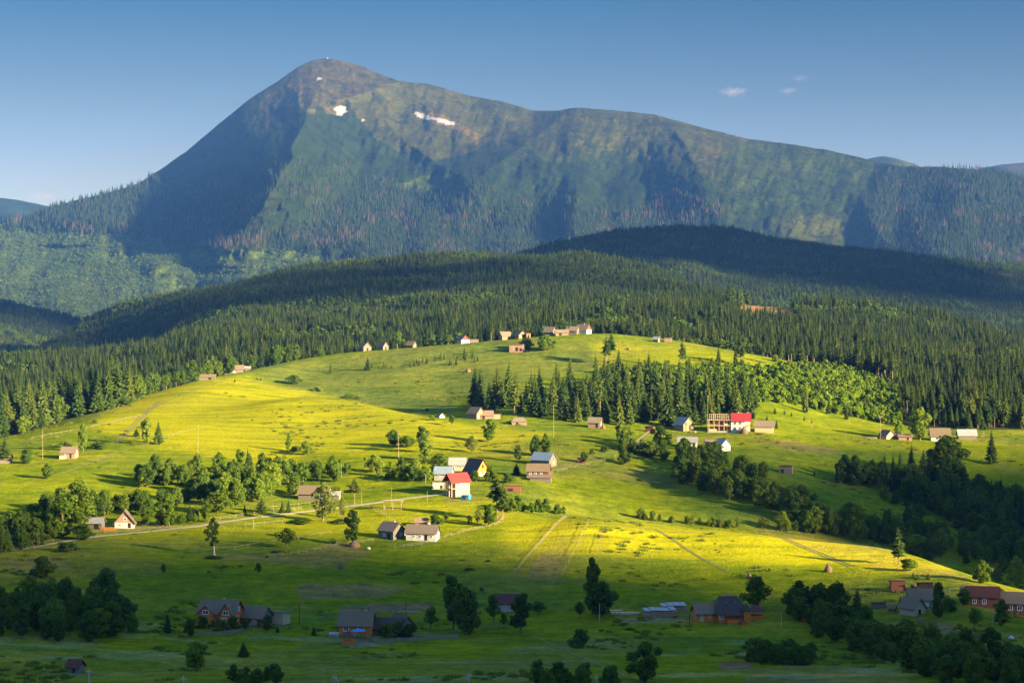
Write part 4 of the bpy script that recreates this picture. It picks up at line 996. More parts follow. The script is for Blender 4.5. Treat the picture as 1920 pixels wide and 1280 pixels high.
def house(name, label, px, py, L, W, hw, hr, yaw, wall, roof, gable=None, base=None, wins=(), doors=(), chim=None, ov=0.5, cat='house', hip=0.0, group=None, sink=0.3, mono=False, d=None):
    if d: x, y, z = at(px, d)
    else: x, y, z = hitm(px, py)
    y += 0.35*W; z = float(gz(x, y))
    cs = [gz(x+a*L/2*0.7, y+b*W/2*0.7) for a in (-1, 1) for b in (-1, 1)]
    z = float(np.mean(cs))
    r = root(name, label, cat, x, y, z, yaw, group)
    zb = -1.2
    if base is not None:
        MB().box(-L/2-.08, L/2+.08, -W/2-.08, W/2+.08, -1.5, 0.7).build('foundation', base, r); zb = 0.7
    m = MB().box(-L/2, L/2, -W/2, W/2, zb, hw); mg = MB()
    if mono:
        m = MB().hexa([(-L/2, -W/2, zb), (L/2, -W/2, zb), (L/2, -W/2, hw+hr*0.9), (-L/2, -W/2, hw+hr*0.9)], [(-L/2, W/2, zb), (L/2, W/2, zb), (L/2, W/2, hw), (-L/2, W/2, hw)])
        ro = MB(); slab(ro, W/2+ov, hw-0.02, -W/2-ov, hw+hr, -L/2-ov, L/2+ov, 0.12)
        m.build('wall', wall, r); rf = ro.build('roof', roof, r)
    else:
        hx = hip*L/2
        ro = MB()
        if hip == 0:
            for s_ in (-1, 1):
                if gable is None: m.tri_prism([(s_*L/2-0.001*s_, -W/2, hw), (s_*L/2-0.001*s_, W/2, hw), (s_*L/2-0.001*s_, 0, hw+hr)], [(s_*(L/2-.2), -W/2, hw), (s_*(L/2-.2), W/2, hw), (s_*(L/2-.2), 0, hw+hr)])
                else: mg.tri_prism([(s_*(L/2+.03), -W/2, hw), (s_*(L/2+.03), W/2, hw), (s_*(L/2+.03), 0, hw+hr)], [(s_*(L/2-.2), -W/2, hw), (s_*(L/2-.2), W/2, hw), (s_*(L/2-.2), 0, hw+hr)])
            k = hr/(W/2)
            slab(ro, -W/2-ov, hw-ov*k+.03, 0, hw+hr+.03, -L/2-ov, L/2+ov, 0.16)
            slab(ro, W/2+ov, hw-ov*k+.03, 0, hw+hr+.03, -L/2-ov, L/2+ov, 0.16)
        else:
            a, b = L/2+ov, W/2+ov; n = 0; e = hw-0.1; q = a-hx
            ro.V = [(-a, -b, e), (a, -b, e), (a, b, e), (-a, b, e), (-q*1.0, 0, hw+hr), (q*1.0, 0, hw+hr)]
            ro.F = [(0, 1, 5, 4), (2, 3, 4, 5), (1, 2, 5), (3, 0, 4), (3, 2, 1, 0)]
        m.build('wall', wall, r)
        if mg.V: mg.build('gable', gable, r)
        rf = ro.build('roof', roof, r)
    if chim: MB().box(chim[0]-.35, chim[0]+.35, chim[1]-.35, chim[1]+.35, hw, hw+hr+chim[2]).build('chimney', chim[3] if len(chim) > 3 else B_STONE, rf)
    for w_ in wins: window(r, *w_, L, W)
    for d_ in doors: opening(r, *d_[:5], L, W, d_[5] if len(d_) > 5 else M_DARK)
    return r

# --- hilltop huts
house('log_hut', 'grey log hut with steep shingle roof, left of the lone pair on the ridge', 685, 654, 6, 5.5, 2.6, 2.8, -62, B_GREY, R_SLATE, doors=[('r', 0, 0, 1.1, 1.9)])
house('log_hut', 'little grey hut with pointed gable, right of the lone pair on the ridge', 719, 656, 4.6, 4.2, 2.4, 2.6, -50, B_GREY, R_SLATE, doors=[('r', 0, 0, 1, 1.8)])
house('log_hut', 'grey hut roof just showing over the ridge between the lone pair and the red-gabled hut', 771, 650, 5, 4, 1.8, 2.2, -30, B_GREY, R_SLATE)
house('gabled_cottage', 'white-walled cottage with dark red gable and brown roof on the ridge', 869, 640, 8, 6, 2.2, 2.9, -68, B_WHITE, R_BROWN, B_REDW, wins=[('r', -1.2, .8, .8, .9), ('r', 1.4, .8, .8, .9)])
house('low_shed', 'low grey lean-to roof beside the red-gabled cottage', 888, 640, 6, 3, 1.2, 0.9, 5, B_GREY, R_SLATE, mono=True, cat='shed')
house('log_hut', 'tan log hut with pyramid-like shingle roof, leftmost of the hilltop hamlet', 947, 634, 6.5, 6, 2.6, 2.4, 24, B_TAN, R_TAN, doors=[('f', 1, 0, 1.1, 1.9)])
house('log_hut', 'brown log hut with open gable, second from the left in the hilltop hamlet', 975, 634, 6, 5.5, 2.4, 2.4, -58, B_TAN, R_TAN, doors=[('r', .6, 0, 1.6, 2.0)])
house('brick_shed', 'tiny pink brick shed beside the brown log hut on the hilltop', 991, 631, 2.6, 2.4, 2.4, 0.5, 0, B_PINK, R_TAN, mono=True, cat='shed', doors=[('f', 0, .2, .8, 1.6)])
house('log_hut', 'sunlit tan hut with steep roof behind the leafy tree on the hilltop', 1031, 628, 6, 5, 2.6, 3.0, -28, B_TAN, R_TAN, doors=[('f', -1, 0, .9, 1.8)])
house('low_barn', 'low tan barn between the steep hut and the grey hut on the hilltop', 1053, 629, 8, 4.5, 1.9, 1.6, 6, B_TAN, R_TAN, cat='barn', doors=[('f', -1, 0, 1.6, 1.6)])
house('log_hut', 'grey-brown hut attached left of the white house on the hilltop', 1074, 627, 7, 5, 2.6, 2.3, -20, B_GREY, R_TAN, doors=[('r', 0, 0, 1.2, 1.9)])
house('gabled_cottage', 'white hilltop house with brown roof and dark gable, last on the right of the hamlet', 1094, 626, 8, 6.4, 2.7, 3.3, -32, B_WHITE, R_TAN, B_REDW, wins=[('f', -1.8, 1, .9, 1), ('f', 1.2, 1, .9, 1), ('r', 0, 1, .9, 1)], chim=(0, .8, .6))
house('brick_cabin', 'unfinished pink brick cabin with pale flat roof on the hillside below the hamlet', 970, 660, 8.6, 6, 3.4, 0.9, -14, B_PINK, R_TIN, mono=True, cat='cabin', wins=[('f', -2.4, 1.3, 1.3, 1.2), ('r', 0, 1.2, 1.6, 1.2)], doors=[('f', .4, .1, 1.4, 2.2), ('f', 2.8, .2, 1.2, 1.6)])
house('box_shed', 'little pink-grey box shed near the forest edge on the hilltop', 1253, 641, 4.4, 3.4, 2.2, 0.4, -8, B_TAN, R_SLATE, mono=True, cat='shed')
house('low_shed', 'small white-roofed hut sunk behind the hilltop left of the box shed', 1231, 641, 3.5, 3, 1.6, 1.4, -30, B_GREY, R_TIN, cat='shed')
house('farmhouse', 'grey farmhouse among dark trees on the left shoulder of the hill', 432, 692, 8, 5, 2.6, 2.4, 8, B_GREY, R_SLATE, wins=[('f', -2, .8, .8, .9), ('f', 2, .8, .8, .9)])
house('barn', 'long grey barn roof behind the shoulder farmhouse', 441, 686, 9, 5, 2.4, 2.2, 12, B_GREY, R_SLATE, cat='barn')
house('small_shed', 'pale little shed right of the shoulder farmhouse', 464, 684, 3, 2.4, 1.5, 0.9, 0, B_TAN, R_TIN, cat='shed')
house('long_shed', 'long low grey shed under the trees at the top of the yellow meadow', 385, 712, 11, 4, 1.8, 1.3, 4, B_GREY, R_SLATE, cat='shed', doors=[('f', 2.5, 0, 1.5, 1.5)])

# --- terrace below the grove
house('log_hut', 'grey-roofed hut with pale boarded gable at the left corner of the grove', 892, 785, 6, 5.6, 2.8, 2.8, -40, B_TAN, R_SLATE, doors=[('r', 0.2, 0, .9, 1.8)], wins=[('r', -1.4, 1, .7, .8)])
house('low_barn', 'reddish-brown roofed barn joined to the grey hut at the left corner of the grove', 911, 785, 6.6, 4.8, 1.9, 1.9, 6, B_TAN, R_BROWN, cat='barn', doors=[('f', -1.4, 0, 1.3, 1.6)])
house('small_shed', 'tiny pink shed at the right end of the hamlet left of the grove', 931, 785, 3.4, 2.6, 1.8, 0.5, 8, B_PINK, R_TAN, mono=True, cat='shed')
house('low_hut', 'low tan hut with broad hipped roof at the foot of the grove', 973, 796, 7.2, 5, 1.3, 1.9, 4, B_TAN, R_TAN, hip=.5, doors=[('f', -1, 0, 1.1, 1.2)], cat='hut')
house('low_hut', 'doghouse-like white gabled hut far left of the grove', 827, 783, 2.8, 2.6, 1.1, 1.2, -65, B_WHITE, R_BROWN, cat='hut')
house('log_hut', 'tan hut with shingle roof standing alone below the middle of the grove', 1116, 802, 5.8, 5, 2.6, 2.1, -14, B_TAN, R_TAN, doors=[('f', 1.4, 0, 1.1, 1.8)])
house('red_shed', 'small red shed with pale sloping roof below the grove', 1219, 810, 3.8, 3, 2.0, 0.8, -22, B_REDW, R_TAN, mono=True, cat='shed')
house('barn', 'pale board barn with wide front gable and tin roof right of the red shed', 1283, 807, 7.2, 6.6, 2.9, 3.2, -55, B_TAN, R_TIN, cat='barn', doors=[('r', .8, .1, 1.0, 2.2), ('r', -1.6, 2.6, .7, .8)])
house('gabled_hut', 'tan boarded hut with long pale roof right of the crimson-roofed house', 1434, 810, 9, 6, 2.6, 2.5, -8, B_FRESH, R_TAN, cat='hut')
house('tin_cottage', 'whitewashed cottage with weathered tin roof below the frame house', 1290, 839, 8.6, 5.6, 2.5, 2.0, -8, B_WHITE, R_TIN, wins=[('f', 1.2, .9, .9, 1.0), ('f', -1.2, .9, .9, 1.0)], doors=[('f', 3, 0, 1, 1.9)])
house('white_shed', 'small bright white shed with pale gabled roof below the crimson-roofed house', 1355, 844, 6.2, 4.8, 2.6, 2.3, -62, B_WHITE, R_TIN, cat='shed', doors=[('r', 0, 0, 1.4, 1.9, B_CREAM)])
house('dark_annex', 'dark brown low annex left of the bright white shed', 1334, 838, 5.4, 3.6, 2.0, 1.3, 4, B_GREY, R_BROWN, cat='shed')
house('tiny_shed', 'tiny dark red-brown shed alone on the dim slope', 1091, 868, 3.2, 2.6, 1.6, 0.7, 0, B_REDW, R_BROWN, mono=True, cat='shed', d=None)
house('box_shed', 'weathered grey box shed alone on the open slope right of the tree belt', 1475, 888, 5.4, 4, 3.0, 0.5, -14, B_GREY, R_SLATE, mono=True, cat='shed', doors=[('f', -1.4, 0, 1.2, 2.0)])
house('white_house', 'white house with grey roof partly behind the big dark tree at the forest edge', 1764, 827, 9.4, 6.4, 2.6, 3.4, -4, B_WHITE, R_SLATE, wins=[('f', -2, .8, .9, 1.1), ('f', 1.6, .8, .9, 1.1)])
house('pale_barn', 'grey barn with wide pale roof at the forest edge on the right', 1814, 824, 8.8, 5.5, 2.2, 2.6, -2, B_GREY, R_TIN, cat='barn')
house('gabled_hut', 'brown hut with pale triangular gable right of the terrace pole', 1664, 823, 5.6, 5, 1.8, 2.4, -60, B_FRESH, R_BROWN, cat='hut')
house('low_shed', 'dark brown low shed between the gabled hut and the pink hut on the right terrace', 1679, 823, 4.6, 3.6, 1.5, 1.6, -6, B_GREY, R_BROWN, cat='shed')
house('pink_hut', 'pink-walled low hut under the bright leafy tree on the right terrace', 1698, 825, 6.4, 4.4, 1.7, 1.0, -6, B_PINK, R_TAN, cat='hut', doors=[('f', 1.2, 0, .9, 1.4)])

# --- middle hamlet
house('timber_house', 'steep black-roofed timber house with red-orange gable in the middle hamlet', 893, 892, 8, 7.4, 1.6, 5.0, -48, B_ORANGE, R_DARK, B_ORANGE, ov=0.6, wins=[('r', -1.6, .4, .8, 1.0), ('r', 1.4, .4, .8, 1.0)], doors=[('r', 0, 3.2, 1, 1.2)], base=B_STONE)
house('tin_house', 'tan house with broad pale tin roof behind the blue roof in the middle hamlet', 858, 882, 6.6, 5, 2.6, 2.5, -5, B_CREAM, R_TIN, wins=[('f', 1.2, .9, .9, .9), ('f', -1.4, .9, .8, .9)])
house('blue_roof_house', 'masonry house with light blue tin roof left of the red-roofed house', 832, 900, 7, 5, 2.8, 2.4, -12, B_STONE, R_BLUE, wins=[('f', -1.5, 1, .8, .9)])
house('stone_shed', 'crumbling low stone shed at the foot of the blue-roofed house', 822, 916, 5, 3.6, 1.8, 0.9, 6, B_STONE, R_SLATE, mono=True, cat='shed', doors=[('f', 1, 0, 1, 1.3)])
house('white_shed', 'narrow white shed at the left end of the middle hamlet', 806, 896, 3.0, 3, 2.6, 0.7, 0, B_WHITE, R_TIN, mono=True, cat='shed')
house('blue_barn', 'grey barn with wide light blue roof at the right end of the middle hamlet', 1020, 873, 9, 6.4, 2.5, 2.8, -32, B_GREY, R_BLUE, cat='barn', wins=[('r', .5, .8, .8, .9)])
house('lean_to_cottage', 'dark red cottage with grey slate roof and pale lean-to in front of the blue-roofed barn', 1010, 897, 9, 6.2, 3.1, 2.6, -7, B_REDW, R_SLATE, base=B_STONE, wins=[('f', -1.0, 1.3, .7, 1.3), ('f', -3.1, 1.3, .7, 1.3), ('f', 1.4, 1.3, .7, 1.3)])
house('lean_to', 'weathered plank lean-to with broken roof against the dark red cottage', 1014, 902, 8.6, 2.6, 1.4, 0.9, 172, B_GREY, R_TAN, mono=True, cat='shed', doors=[])
house('open_shed', 'weathered brown open-fronted shed standing below the dark red cottage', 963, 921, 5.6, 3.2, 1.6, 0.8, -3, B_REDW, R_BROWN, mono=True, cat='shed', doors=[('f', -1.2, 0, 2, 1.2)])
house('barn', 'long grey barn with slate roof behind the pale willow', 590, 937, 12, 6, 2.4, 2.7, -12, B_GREY, R_SLATE, cat='barn')
house('small_shed', 'small grey-blue shed right of the long grey barn', 629, 937, 3.4, 3, 2.0, 1.2, -10, B_GREY, R_TIN, cat='shed')

# --- left side
house('log_hut', 'small tan hut with pinkish shingle roof on the left meadow', 129, 859, 6.2, 4.6, 2.5, 2.2, -6, B_PINK, R_TAN, doors=[('f', 1.2, 0, .8, 1.7)], wins=[('f', -1.3, .8, .6, .8)])
house('low_shed', 'pale lean-to at the left side of the pinkish-roofed hut', 117, 860, 2.6, 3, 1.1, .5, 4, B_FRESH, R_TAN, mono=True, cat='shed')
house('brick_cottage', 'cottage with steep orange brick gable and whitewashed base beside the road', 232, 989, 7.2, 6.8, 1.9, 4.0, -82, B_WHITE, R_TAN, B_PINK, ov=0.7, wins=[('r', .2, 2.6, .9, .9), ('r', -1.7, .6, .8, .8)], doors=[('r', 1.7, 0, 1, 1.7)])
house('tin_shed', 'dark shed with blue-grey tin roof between the big lit trees and the brick cottage', 178, 991, 5.4, 4, 2.2, 1.5, -5, B_GREY, R_TIN, cat='shed', doors=[('f', 0.8, 0, 1.6, 1.7)])
house('dark_hut', 'dark hut with grey roof cut by the left edge behind the conifer', 6, 868, 6, 4.5, 1.9, 1.8, 5, B_GREY, R_SLATE, cat='hut')
# --- orchard farm
house('farmhouse', 'grey farmhouse with tan shingle roof and white front, left one of the orchard farm', 733, 1010, 7, 6, 2.9, 2.5, -38, B_GREY, R_TAN, doors=[('f', 1.5, 0, .9, 1.8)], wins=[('f', -.6, .9, .8, .9), ('r', 1.2, .9, .8, .9)], chim=(1, .4, .5))
house('whitewashed_farmhouse', 'long whitewashed farmhouse with brown-grey roof, right one of the orchard farm', 792, 1013, 10.6, 5.8, 2.6, 2.5, -10, B_WHITE, R_TAN, B_GREY, wins=[('f', -2.6, .9, .8, .9), ('f', -.2, .9, .8, .9), ('f', 3.6, .9, .8, .9)], doors=[('f', 1.8, 0, 1, 1.9)], chim=(2.2, .3, .9, B_WHITE))
house('low_shed', 'small brown-roofed shed behind the orchard farm', 789, 986, 4.4, 3.4, 1.5, 1.1, 5, B_GREY, R_BROWN, cat='shed')
house('low_shed', 'low pink-roofed passage between the two orchard farm houses', 758, 1003, 4, 3, 1.4, 1.0, 0, B_STONE, R_BROWN, mono=True, cat='shed')
# --- lower hamlets
house('barn', 'brown board barn with grey roof right of the big orange house', 478, 1171, 7.2, 5.8, 2.3, 2.6, -24, B_REDW, R_SLATE, B_GREY, cat='barn', doors=[('f', 1.2, 0, 1.8, 1.7, B_CREAM)])
house('cream_shed', 'cream board shed with tin roof at the right of the orange house yard', 523, 1169, 4.6, 4, 2.8, 0.8, -24, B_CREAM, R_TIN, mono=True, cat='shed')
house('orange_brick_house', 'orange log house with long dark slate roof above the gazebo with maroon roof', 668, 1190, 9, 6.2, 3.0, 3.2, -6, B_ORANGE, R_SLATE, B_GREY, wins=[('f', -2.4, 1.3, 1.2, 1.3), ('f', 1.6, 1.3, 1.2, 1.3)], doors=[], chim=(2.4, .6, .4))
house('dark_barn', 'dark brown barn with grey roof inside the picket fence', 728, 1190, 7.2, 5, 2.0, 2.4, -8, B_GREY, R_DARK, cat='barn', doors=[('f', 1.2, 0, 1.8, 1.6)])
house('dark_barn', 'dark barn with gable turned sideways behind the picket fence barn', 752, 1188, 6.2, 5, 2.2, 2.8, -55, B_CREAM, R_DARK, B_GREY, cat='barn')
house('maroon_cottage', 'cottage with maroon roof half hidden between the orchard trees', 948, 1145, 7, 5, 2.3, 2.2, -4, B_STONE, R_MAROON)
house('grey_cottage', 'white and grey cottage with slate roof and glazed veranda at the lower right', 1737, 1140, 9.4, 6, 2.7, 2.6, -8, B_WHITE, R_SLATE, base=B_STONE, wins=[('f', -3.2, 1.3, 1.2, 1.1), ('f', -1.4, 1.3, 1.2, 1.1), ('f', 2.6, 1.3, 1.0, 1.1)])
house('hut', 'grey-roofed board hut in front of the white and grey cottage at the lower right', 1713, 1152, 5.6, 4.8, 2.1, 2.6, -55, B_CREAM, R_SLATE, cat='hut', doors=[('r', 0, 0, 1, 1.6)])
house('dark_red_house', 'dark red house with red and grey roof beside the trees at the right', 1845, 1137, 9, 6, 3.0, 2.5, -10, B_REDW, R_MAROON, wins=[('f', -2.4, 1.0, .9, 1.3), ('f', .4, 1.0, .9, 1.3)])
house('white_annex', 'pale annex with grey roof at the left of the dark red house', 1822, 1131, 5, 5, 2.8, 1.8, -10, B_WHITE, R_SLATE, wins=[('f', 0.6, .8, .8, 1.2)])
house('slate_house', 'dark house with blue-grey slate roof at the right edge', 1908, 1150, 7.6, 6, 3.1, 2.6, -16, B_REDW, R_SLATE, wins=[('f', 1.2, 1, 1.2, 1.3), ('f', -1.4, 1, 1, 1.3)])
house('black_shed', 'small black shed behind the white and grey cottage', 1736, 1108, 4.4, 3.2, 2.2, .6, 0, M_DARK, R_SLATE, mono=True, cat='shed')
house('hay_shed', 'brown hay shed on the meadow above the lower right cottage', 1684, 1108, 4.2, 3, 2.6, 0.8, -3, B_REDW, R_BROWN, mono=True, cat='shed')
house('low_shed', 'grey-brown woodpile shed alone left of the lower right cottage', 1648, 1140, 4, 2.6, 1.3, .5, -6, B_GREY, R_BROWN, mono=True, cat='shed')
house('orange_cabin', 'tiny bright orange cabin between the dark tree masses', 1507, 1163, 2.8, 2.4, 1.4, .4, -10, B_ORANGE, R_TAN, mono=True, cat='cabin')
house('tiny_hut', 'tiny tumbledown hut with maroon roof in the lower left corner', 140, 1260, 3.0, 2.6, 1.6, 1.3, -18, B_GREY, R_MAROON, cat='hut', doors=[('f', .3, 0, .7, 1.2)])
house('kennel', 'little orange dog kennel below the hip-roofed timber house', 1392, 1173, 1.6, 1.4, .7, .7, -60, B_ORANGE, R_MAROON, cat='kennel', ov=.2)
house('small_shed', 'little gabled well house in the yard of the lower right cottage', 1674, 1146, 2.0, 1.8, 1.0, .8, -30, B_GREY, R_SLATE, cat='shed', ov=.3)
# --- special buildings
def base_z(x, y, L, W): return float(np.mean([gz(x+a*L*.35, y+b*W*.35) for a in (-1, 1) for b in (-1, 1)]))
def red_house():
    x, y, z = hit(856, 930); y += 2.4; L, W, hw, hr = 8.2, 6.2, 5.6, 2.9
    z = base_z(x, y, L, W); r = root('unfinished_house', 'tall unfinished cream house with bright red roof and open timber balconies facing left', 'house', x, y, z, 0)
    r.rotation_euler = (0, 0, math.radians(32))
    # gable faces the local -x end
    MB().box(-L/2+1.8, L/2, -W/2, W/2, -1.2, hw).build('wall', B_CREAM, r)
    g = MB()
    for sx in (L/2+.02, -L/2+1.8-.02):
        s = 1 if sx > 0 else -1
        g.tri_prism([(sx, -W/2, hw), (sx, W/2, hw), (sx, 0, hw+hr)], [(sx-.25*s, -W/2, hw), (sx-.25*s, W/2, hw), (sx-.25*s, 0, hw+hr)])
    g.build('gable', B_FRESH, r)
    ro = MB(); k = hr/(W/2); ov = .7
    slab(ro, -W/2-ov, hw-ov*k+.03, 0, hw+hr+.03, -L/2-.5, L/2+.6, .18); slab(ro, W/2+ov, hw-ov*k+.03, 0, hw+hr+.03, -L/2-.5, L/2+.6, .18)
    ro.build('roof', R_RED, r)
    fl = MB().box(-L/2, -L/2+1.8, -W/2, W/2, 2.7, 2.9); fl.box(-L/2, -L/2+1.8, -W/2, W/2, 5.35, 5.55); fl.build('balcony', B_FRESH, r)
    for yy in (-W/2+.12, -W/6, W/6, W/2-.12): MB().box(-L/2, -L/2+.22, yy-.11, yy+.11, -1.2, hw).build('post', B_FRESH, r)
    m = MB()
    for yy in (-2, 0, 2):
        m.bar((-L/2+.1, yy-1, 2.9), (-L/2+.1, yy+1, 3.7), .09)
    m.box(-L/2, -L/2+.1, -W/2, W/2, 3.7, 3.8); m.build('railing', B_FRESH, r)
    window(r, 'f', .2, 3.4, .8, 1.2, L, W)
    opening(r, 'f', 2.6, 0, .9, 1.9, L, W, B_FRESH)
red_house()
def frame_house():
    x, y, z = hit(1354, 810); y += 3; L, W = 12.6, 7.5; z = base_z(x, y, L, W)
    r = root('frame_building', 'bare timber and block shell of a house with naked rafters joined to the crimson-roofed house', 'building site', x, y, z, -6)
    MB().box(-L/2, L/2, -W/2, W/2, -1.5, .3).build('foundation', B_STONE, r)
    MB().box(-L/2-.5, L/2, -W/2-.5, W/2, 2.75, 3.05).build('floor_slab', B_FRESH, r)
    MB().box(-L/2-.6, L/2, -W/2-.6, W/2+.4, 5.4, 5.6).build('ceiling_slab', B_FRESH, r)
    MB().box(-L/2+2.5, L/2-.05, -W/2+2.4, W/2-.1, .3, 5.4).build('inner_wall', B_PINK, r)
    for zz, h in ((.3, 2.45), (3.05, 2.35)):
        for i in range(6):
            xx = -L/2+.2+i*(L-.5)/5; MB().box(xx, xx+.28, -W/2-.1, -W/2+.2, zz, zz+h).build('post', B_FRESH, r)
    MB().box(-L/2, -L/2+4, -W/2-.05, -W/2+.2, .3, 1.3).box(L/2-5, L/2-.4, -W/2-.05, -W/2+.2, 3.05, 3.9).box(-L/2, -L/2+4.6, -W/2-.3, -W/2-.2, 3.7, 3.8).build('parapet', B_CREAM, r)
    for i in range(15):
        xx = -L/2-.3+i*(L+.2)/14; m = MB()
        m.bar((xx, -W/2-.7, 5.5), (xx, 0, 8.3), .17); m.bar((xx, W/2+.5, 5.5), (xx, 0, 8.3), .17)
        m.build('rafter', B_FRESH, r)
    MB().bar((-L/2+.6, -1.7, 7.05), (L/2, -1.7, 7.05), .15).bar((-L/2+.3, 0, 8.2), (L/2, 0, 8.2), .18).build('purlin', B_FRESH, r)
    x, y, z = hit(1390, 810); y += 3.2; L, W, hw, hr = 9.2, 7.8, 5.4, 3.2; z = base_z(x, y, L, W)
    r = root('crimson_roof_house', 'two-storey white house with crimson roof and open gallery at its right corner', 'house', x, y, z, -6)
    MB().box(-L/2, L/2-2.6, -W/2, W/2, -1.2, hw).box(L/2-2.6, L/2, -W/2+1.9, W/2, -1.2, hw).build('wall', B_WHITE, r)
    ro = MB(); k = hr/(W/2); ov = .6
    slab(ro, -W/2-ov, hw-ov*k+.03, 0, hw+hr+.03, -L/2, L/2+.6, .18); slab(ro, W/2+ov, hw-ov*k+.03, 0, hw+hr+.03, -L/2, L/2+.6, .18)
    rf = ro.build('roof', R_CRIM, r); MB().box(-1.3, -.7, .5, 1.1, hw+1.5, hw+hr+.6).build('chimney', B_WHITE, rf)
    MB().tri_prism([(L/2, -W/2, hw), (L/2, W/2, hw), (L/2, 0, hw+hr)], [(L/2-.25, -W/2, hw), (L/2-.25, W/2, hw), (L/2-.25, 0, hw+hr)]).build('gable', B_FRESH, r)
    MB().box(L/2-2.6, L/2, -W/2, -W/2+1.9, 2.6, 2.85).box(L/2-2.6, L/2, -W/2, -W/2+.12, 2.85, 3.8).box(L/2-2.6, L/2, -W/2, -W/2+1.9, 0, .3).build('gallery', B_FRESH, r)
    for xx in (L/2-.25, L/2-1.5): MB().box(xx, xx+.2, -W/2+.0, -W/2+.2, .3, hw).build('post', B_FRESH, r)
    for u, zz in ((-2.6, .9), (-2.6, 3.5), (-.2, 3.5), (-.2, .9)): window(r, 'f', u, zz, 1.0, 1.3, L, W, B_WHITE)
frame_house()
def orange_house():
    x, y, z = hit(410, 1172); y += 3.5; L, W, hw, hr = 10.4, 8, 3.3, 3.2; z = base_z(x, y, L, W)
    r = root('orange_house', 'large orange log house with grey hipped-gable roof and two front dormers', 'house', x, y, z, -12)
    MB().box(-L/2, L/2, -W/2, W/2, -1.2, hw).build('wall', B_ORANGE, r)
    ro = MB(); k = hr/(W/2); ov = .6
    slab(ro, -W/2-ov, hw-ov*k+.03, 0, hw+hr+.03, -L/2-ov, L/2+ov, .18); slab(ro, W/2+ov, hw-ov*k+.03, 0, hw+hr+.03, -L/2-ov, L/2+ov, .18)
    rf = ro.build('roof', R_SLATE, r); MB().box(.6, 1.2, .3, .9, hw+2, hw+hr+.6).build('chimney', B_STONE, rf)
    g = MB()
    for sx in (-1, 1): g.tri_prism([(sx*L/2, -W/2, hw), (sx*L/2, W/2, hw), (sx*L/2, 0, hw+hr)], [(sx*(L/2-.25), -W/2, hw), (sx*(L/2-.25), W/2, hw), (sx*(L/2-.25), 0, hw+hr)])
    g.build('gable', B_ORANGE, r)
    for cx, ww, hh in ((-2.6, 4.2, 2.2), (3.3, 3.4, 2.9)):       # cross gables
        m = MB().box(cx-ww/2, cx+ww/2, -W/2-.7, -W/2+1.4, -1.0, hw+.3); m.tri_prism([(cx-ww/2, -W/2-.7, hw+.3), (cx+ww/2, -W/2-.7, hw+.3), (cx, -W/2-.7, hw+hh)], [(cx-ww/2, -W/2+1.4, hw+.3), (cx+ww/2, -W/2+1.4, hw+.3), (cx, -W/2+1.4, hw+hh)])
        m.build('bay', B_ORANGE, r)
        q = MB(); e = ww/2+.45; kk = (hh-.3)/(ww/2)
        for s in (-1, 1): q.hexa([(cx+s*e, -W/2-1.2, hw+.3-.45*kk+.05), (cx, -W/2-1.2, hw+hh+.05), (cx, -W/2-1.2, hw+hh+.2), (cx+s*e, -W/2-1.2, hw+.3-.45*kk+.2)], [(cx+s*e, 0-.4, hw+.3-.45*kk+.05), (cx, -.1, hw+hh+.05), (cx, -.1, hw+hh+.2), (cx+s*e, -.4, hw+.3-.45*kk+.2)])
        q.build('bay_roof', R_SLATE, r)
        window(r, 'f', cx, hw-.1, 1.5, .9, L, W+1.4); window(r, 'f', cx-.6, .9, 1.1, 1.2, L, W+1.4)
    window(r, 'r', -1.2, 1.0, 1.1, 1.3, L, W); window(r, 'r', .4, 3.6, .9, 1, L, W)
    opening(r, 'f', .6, 0, 1.1, 2.1, L, W, B_REDW)
orange_house()
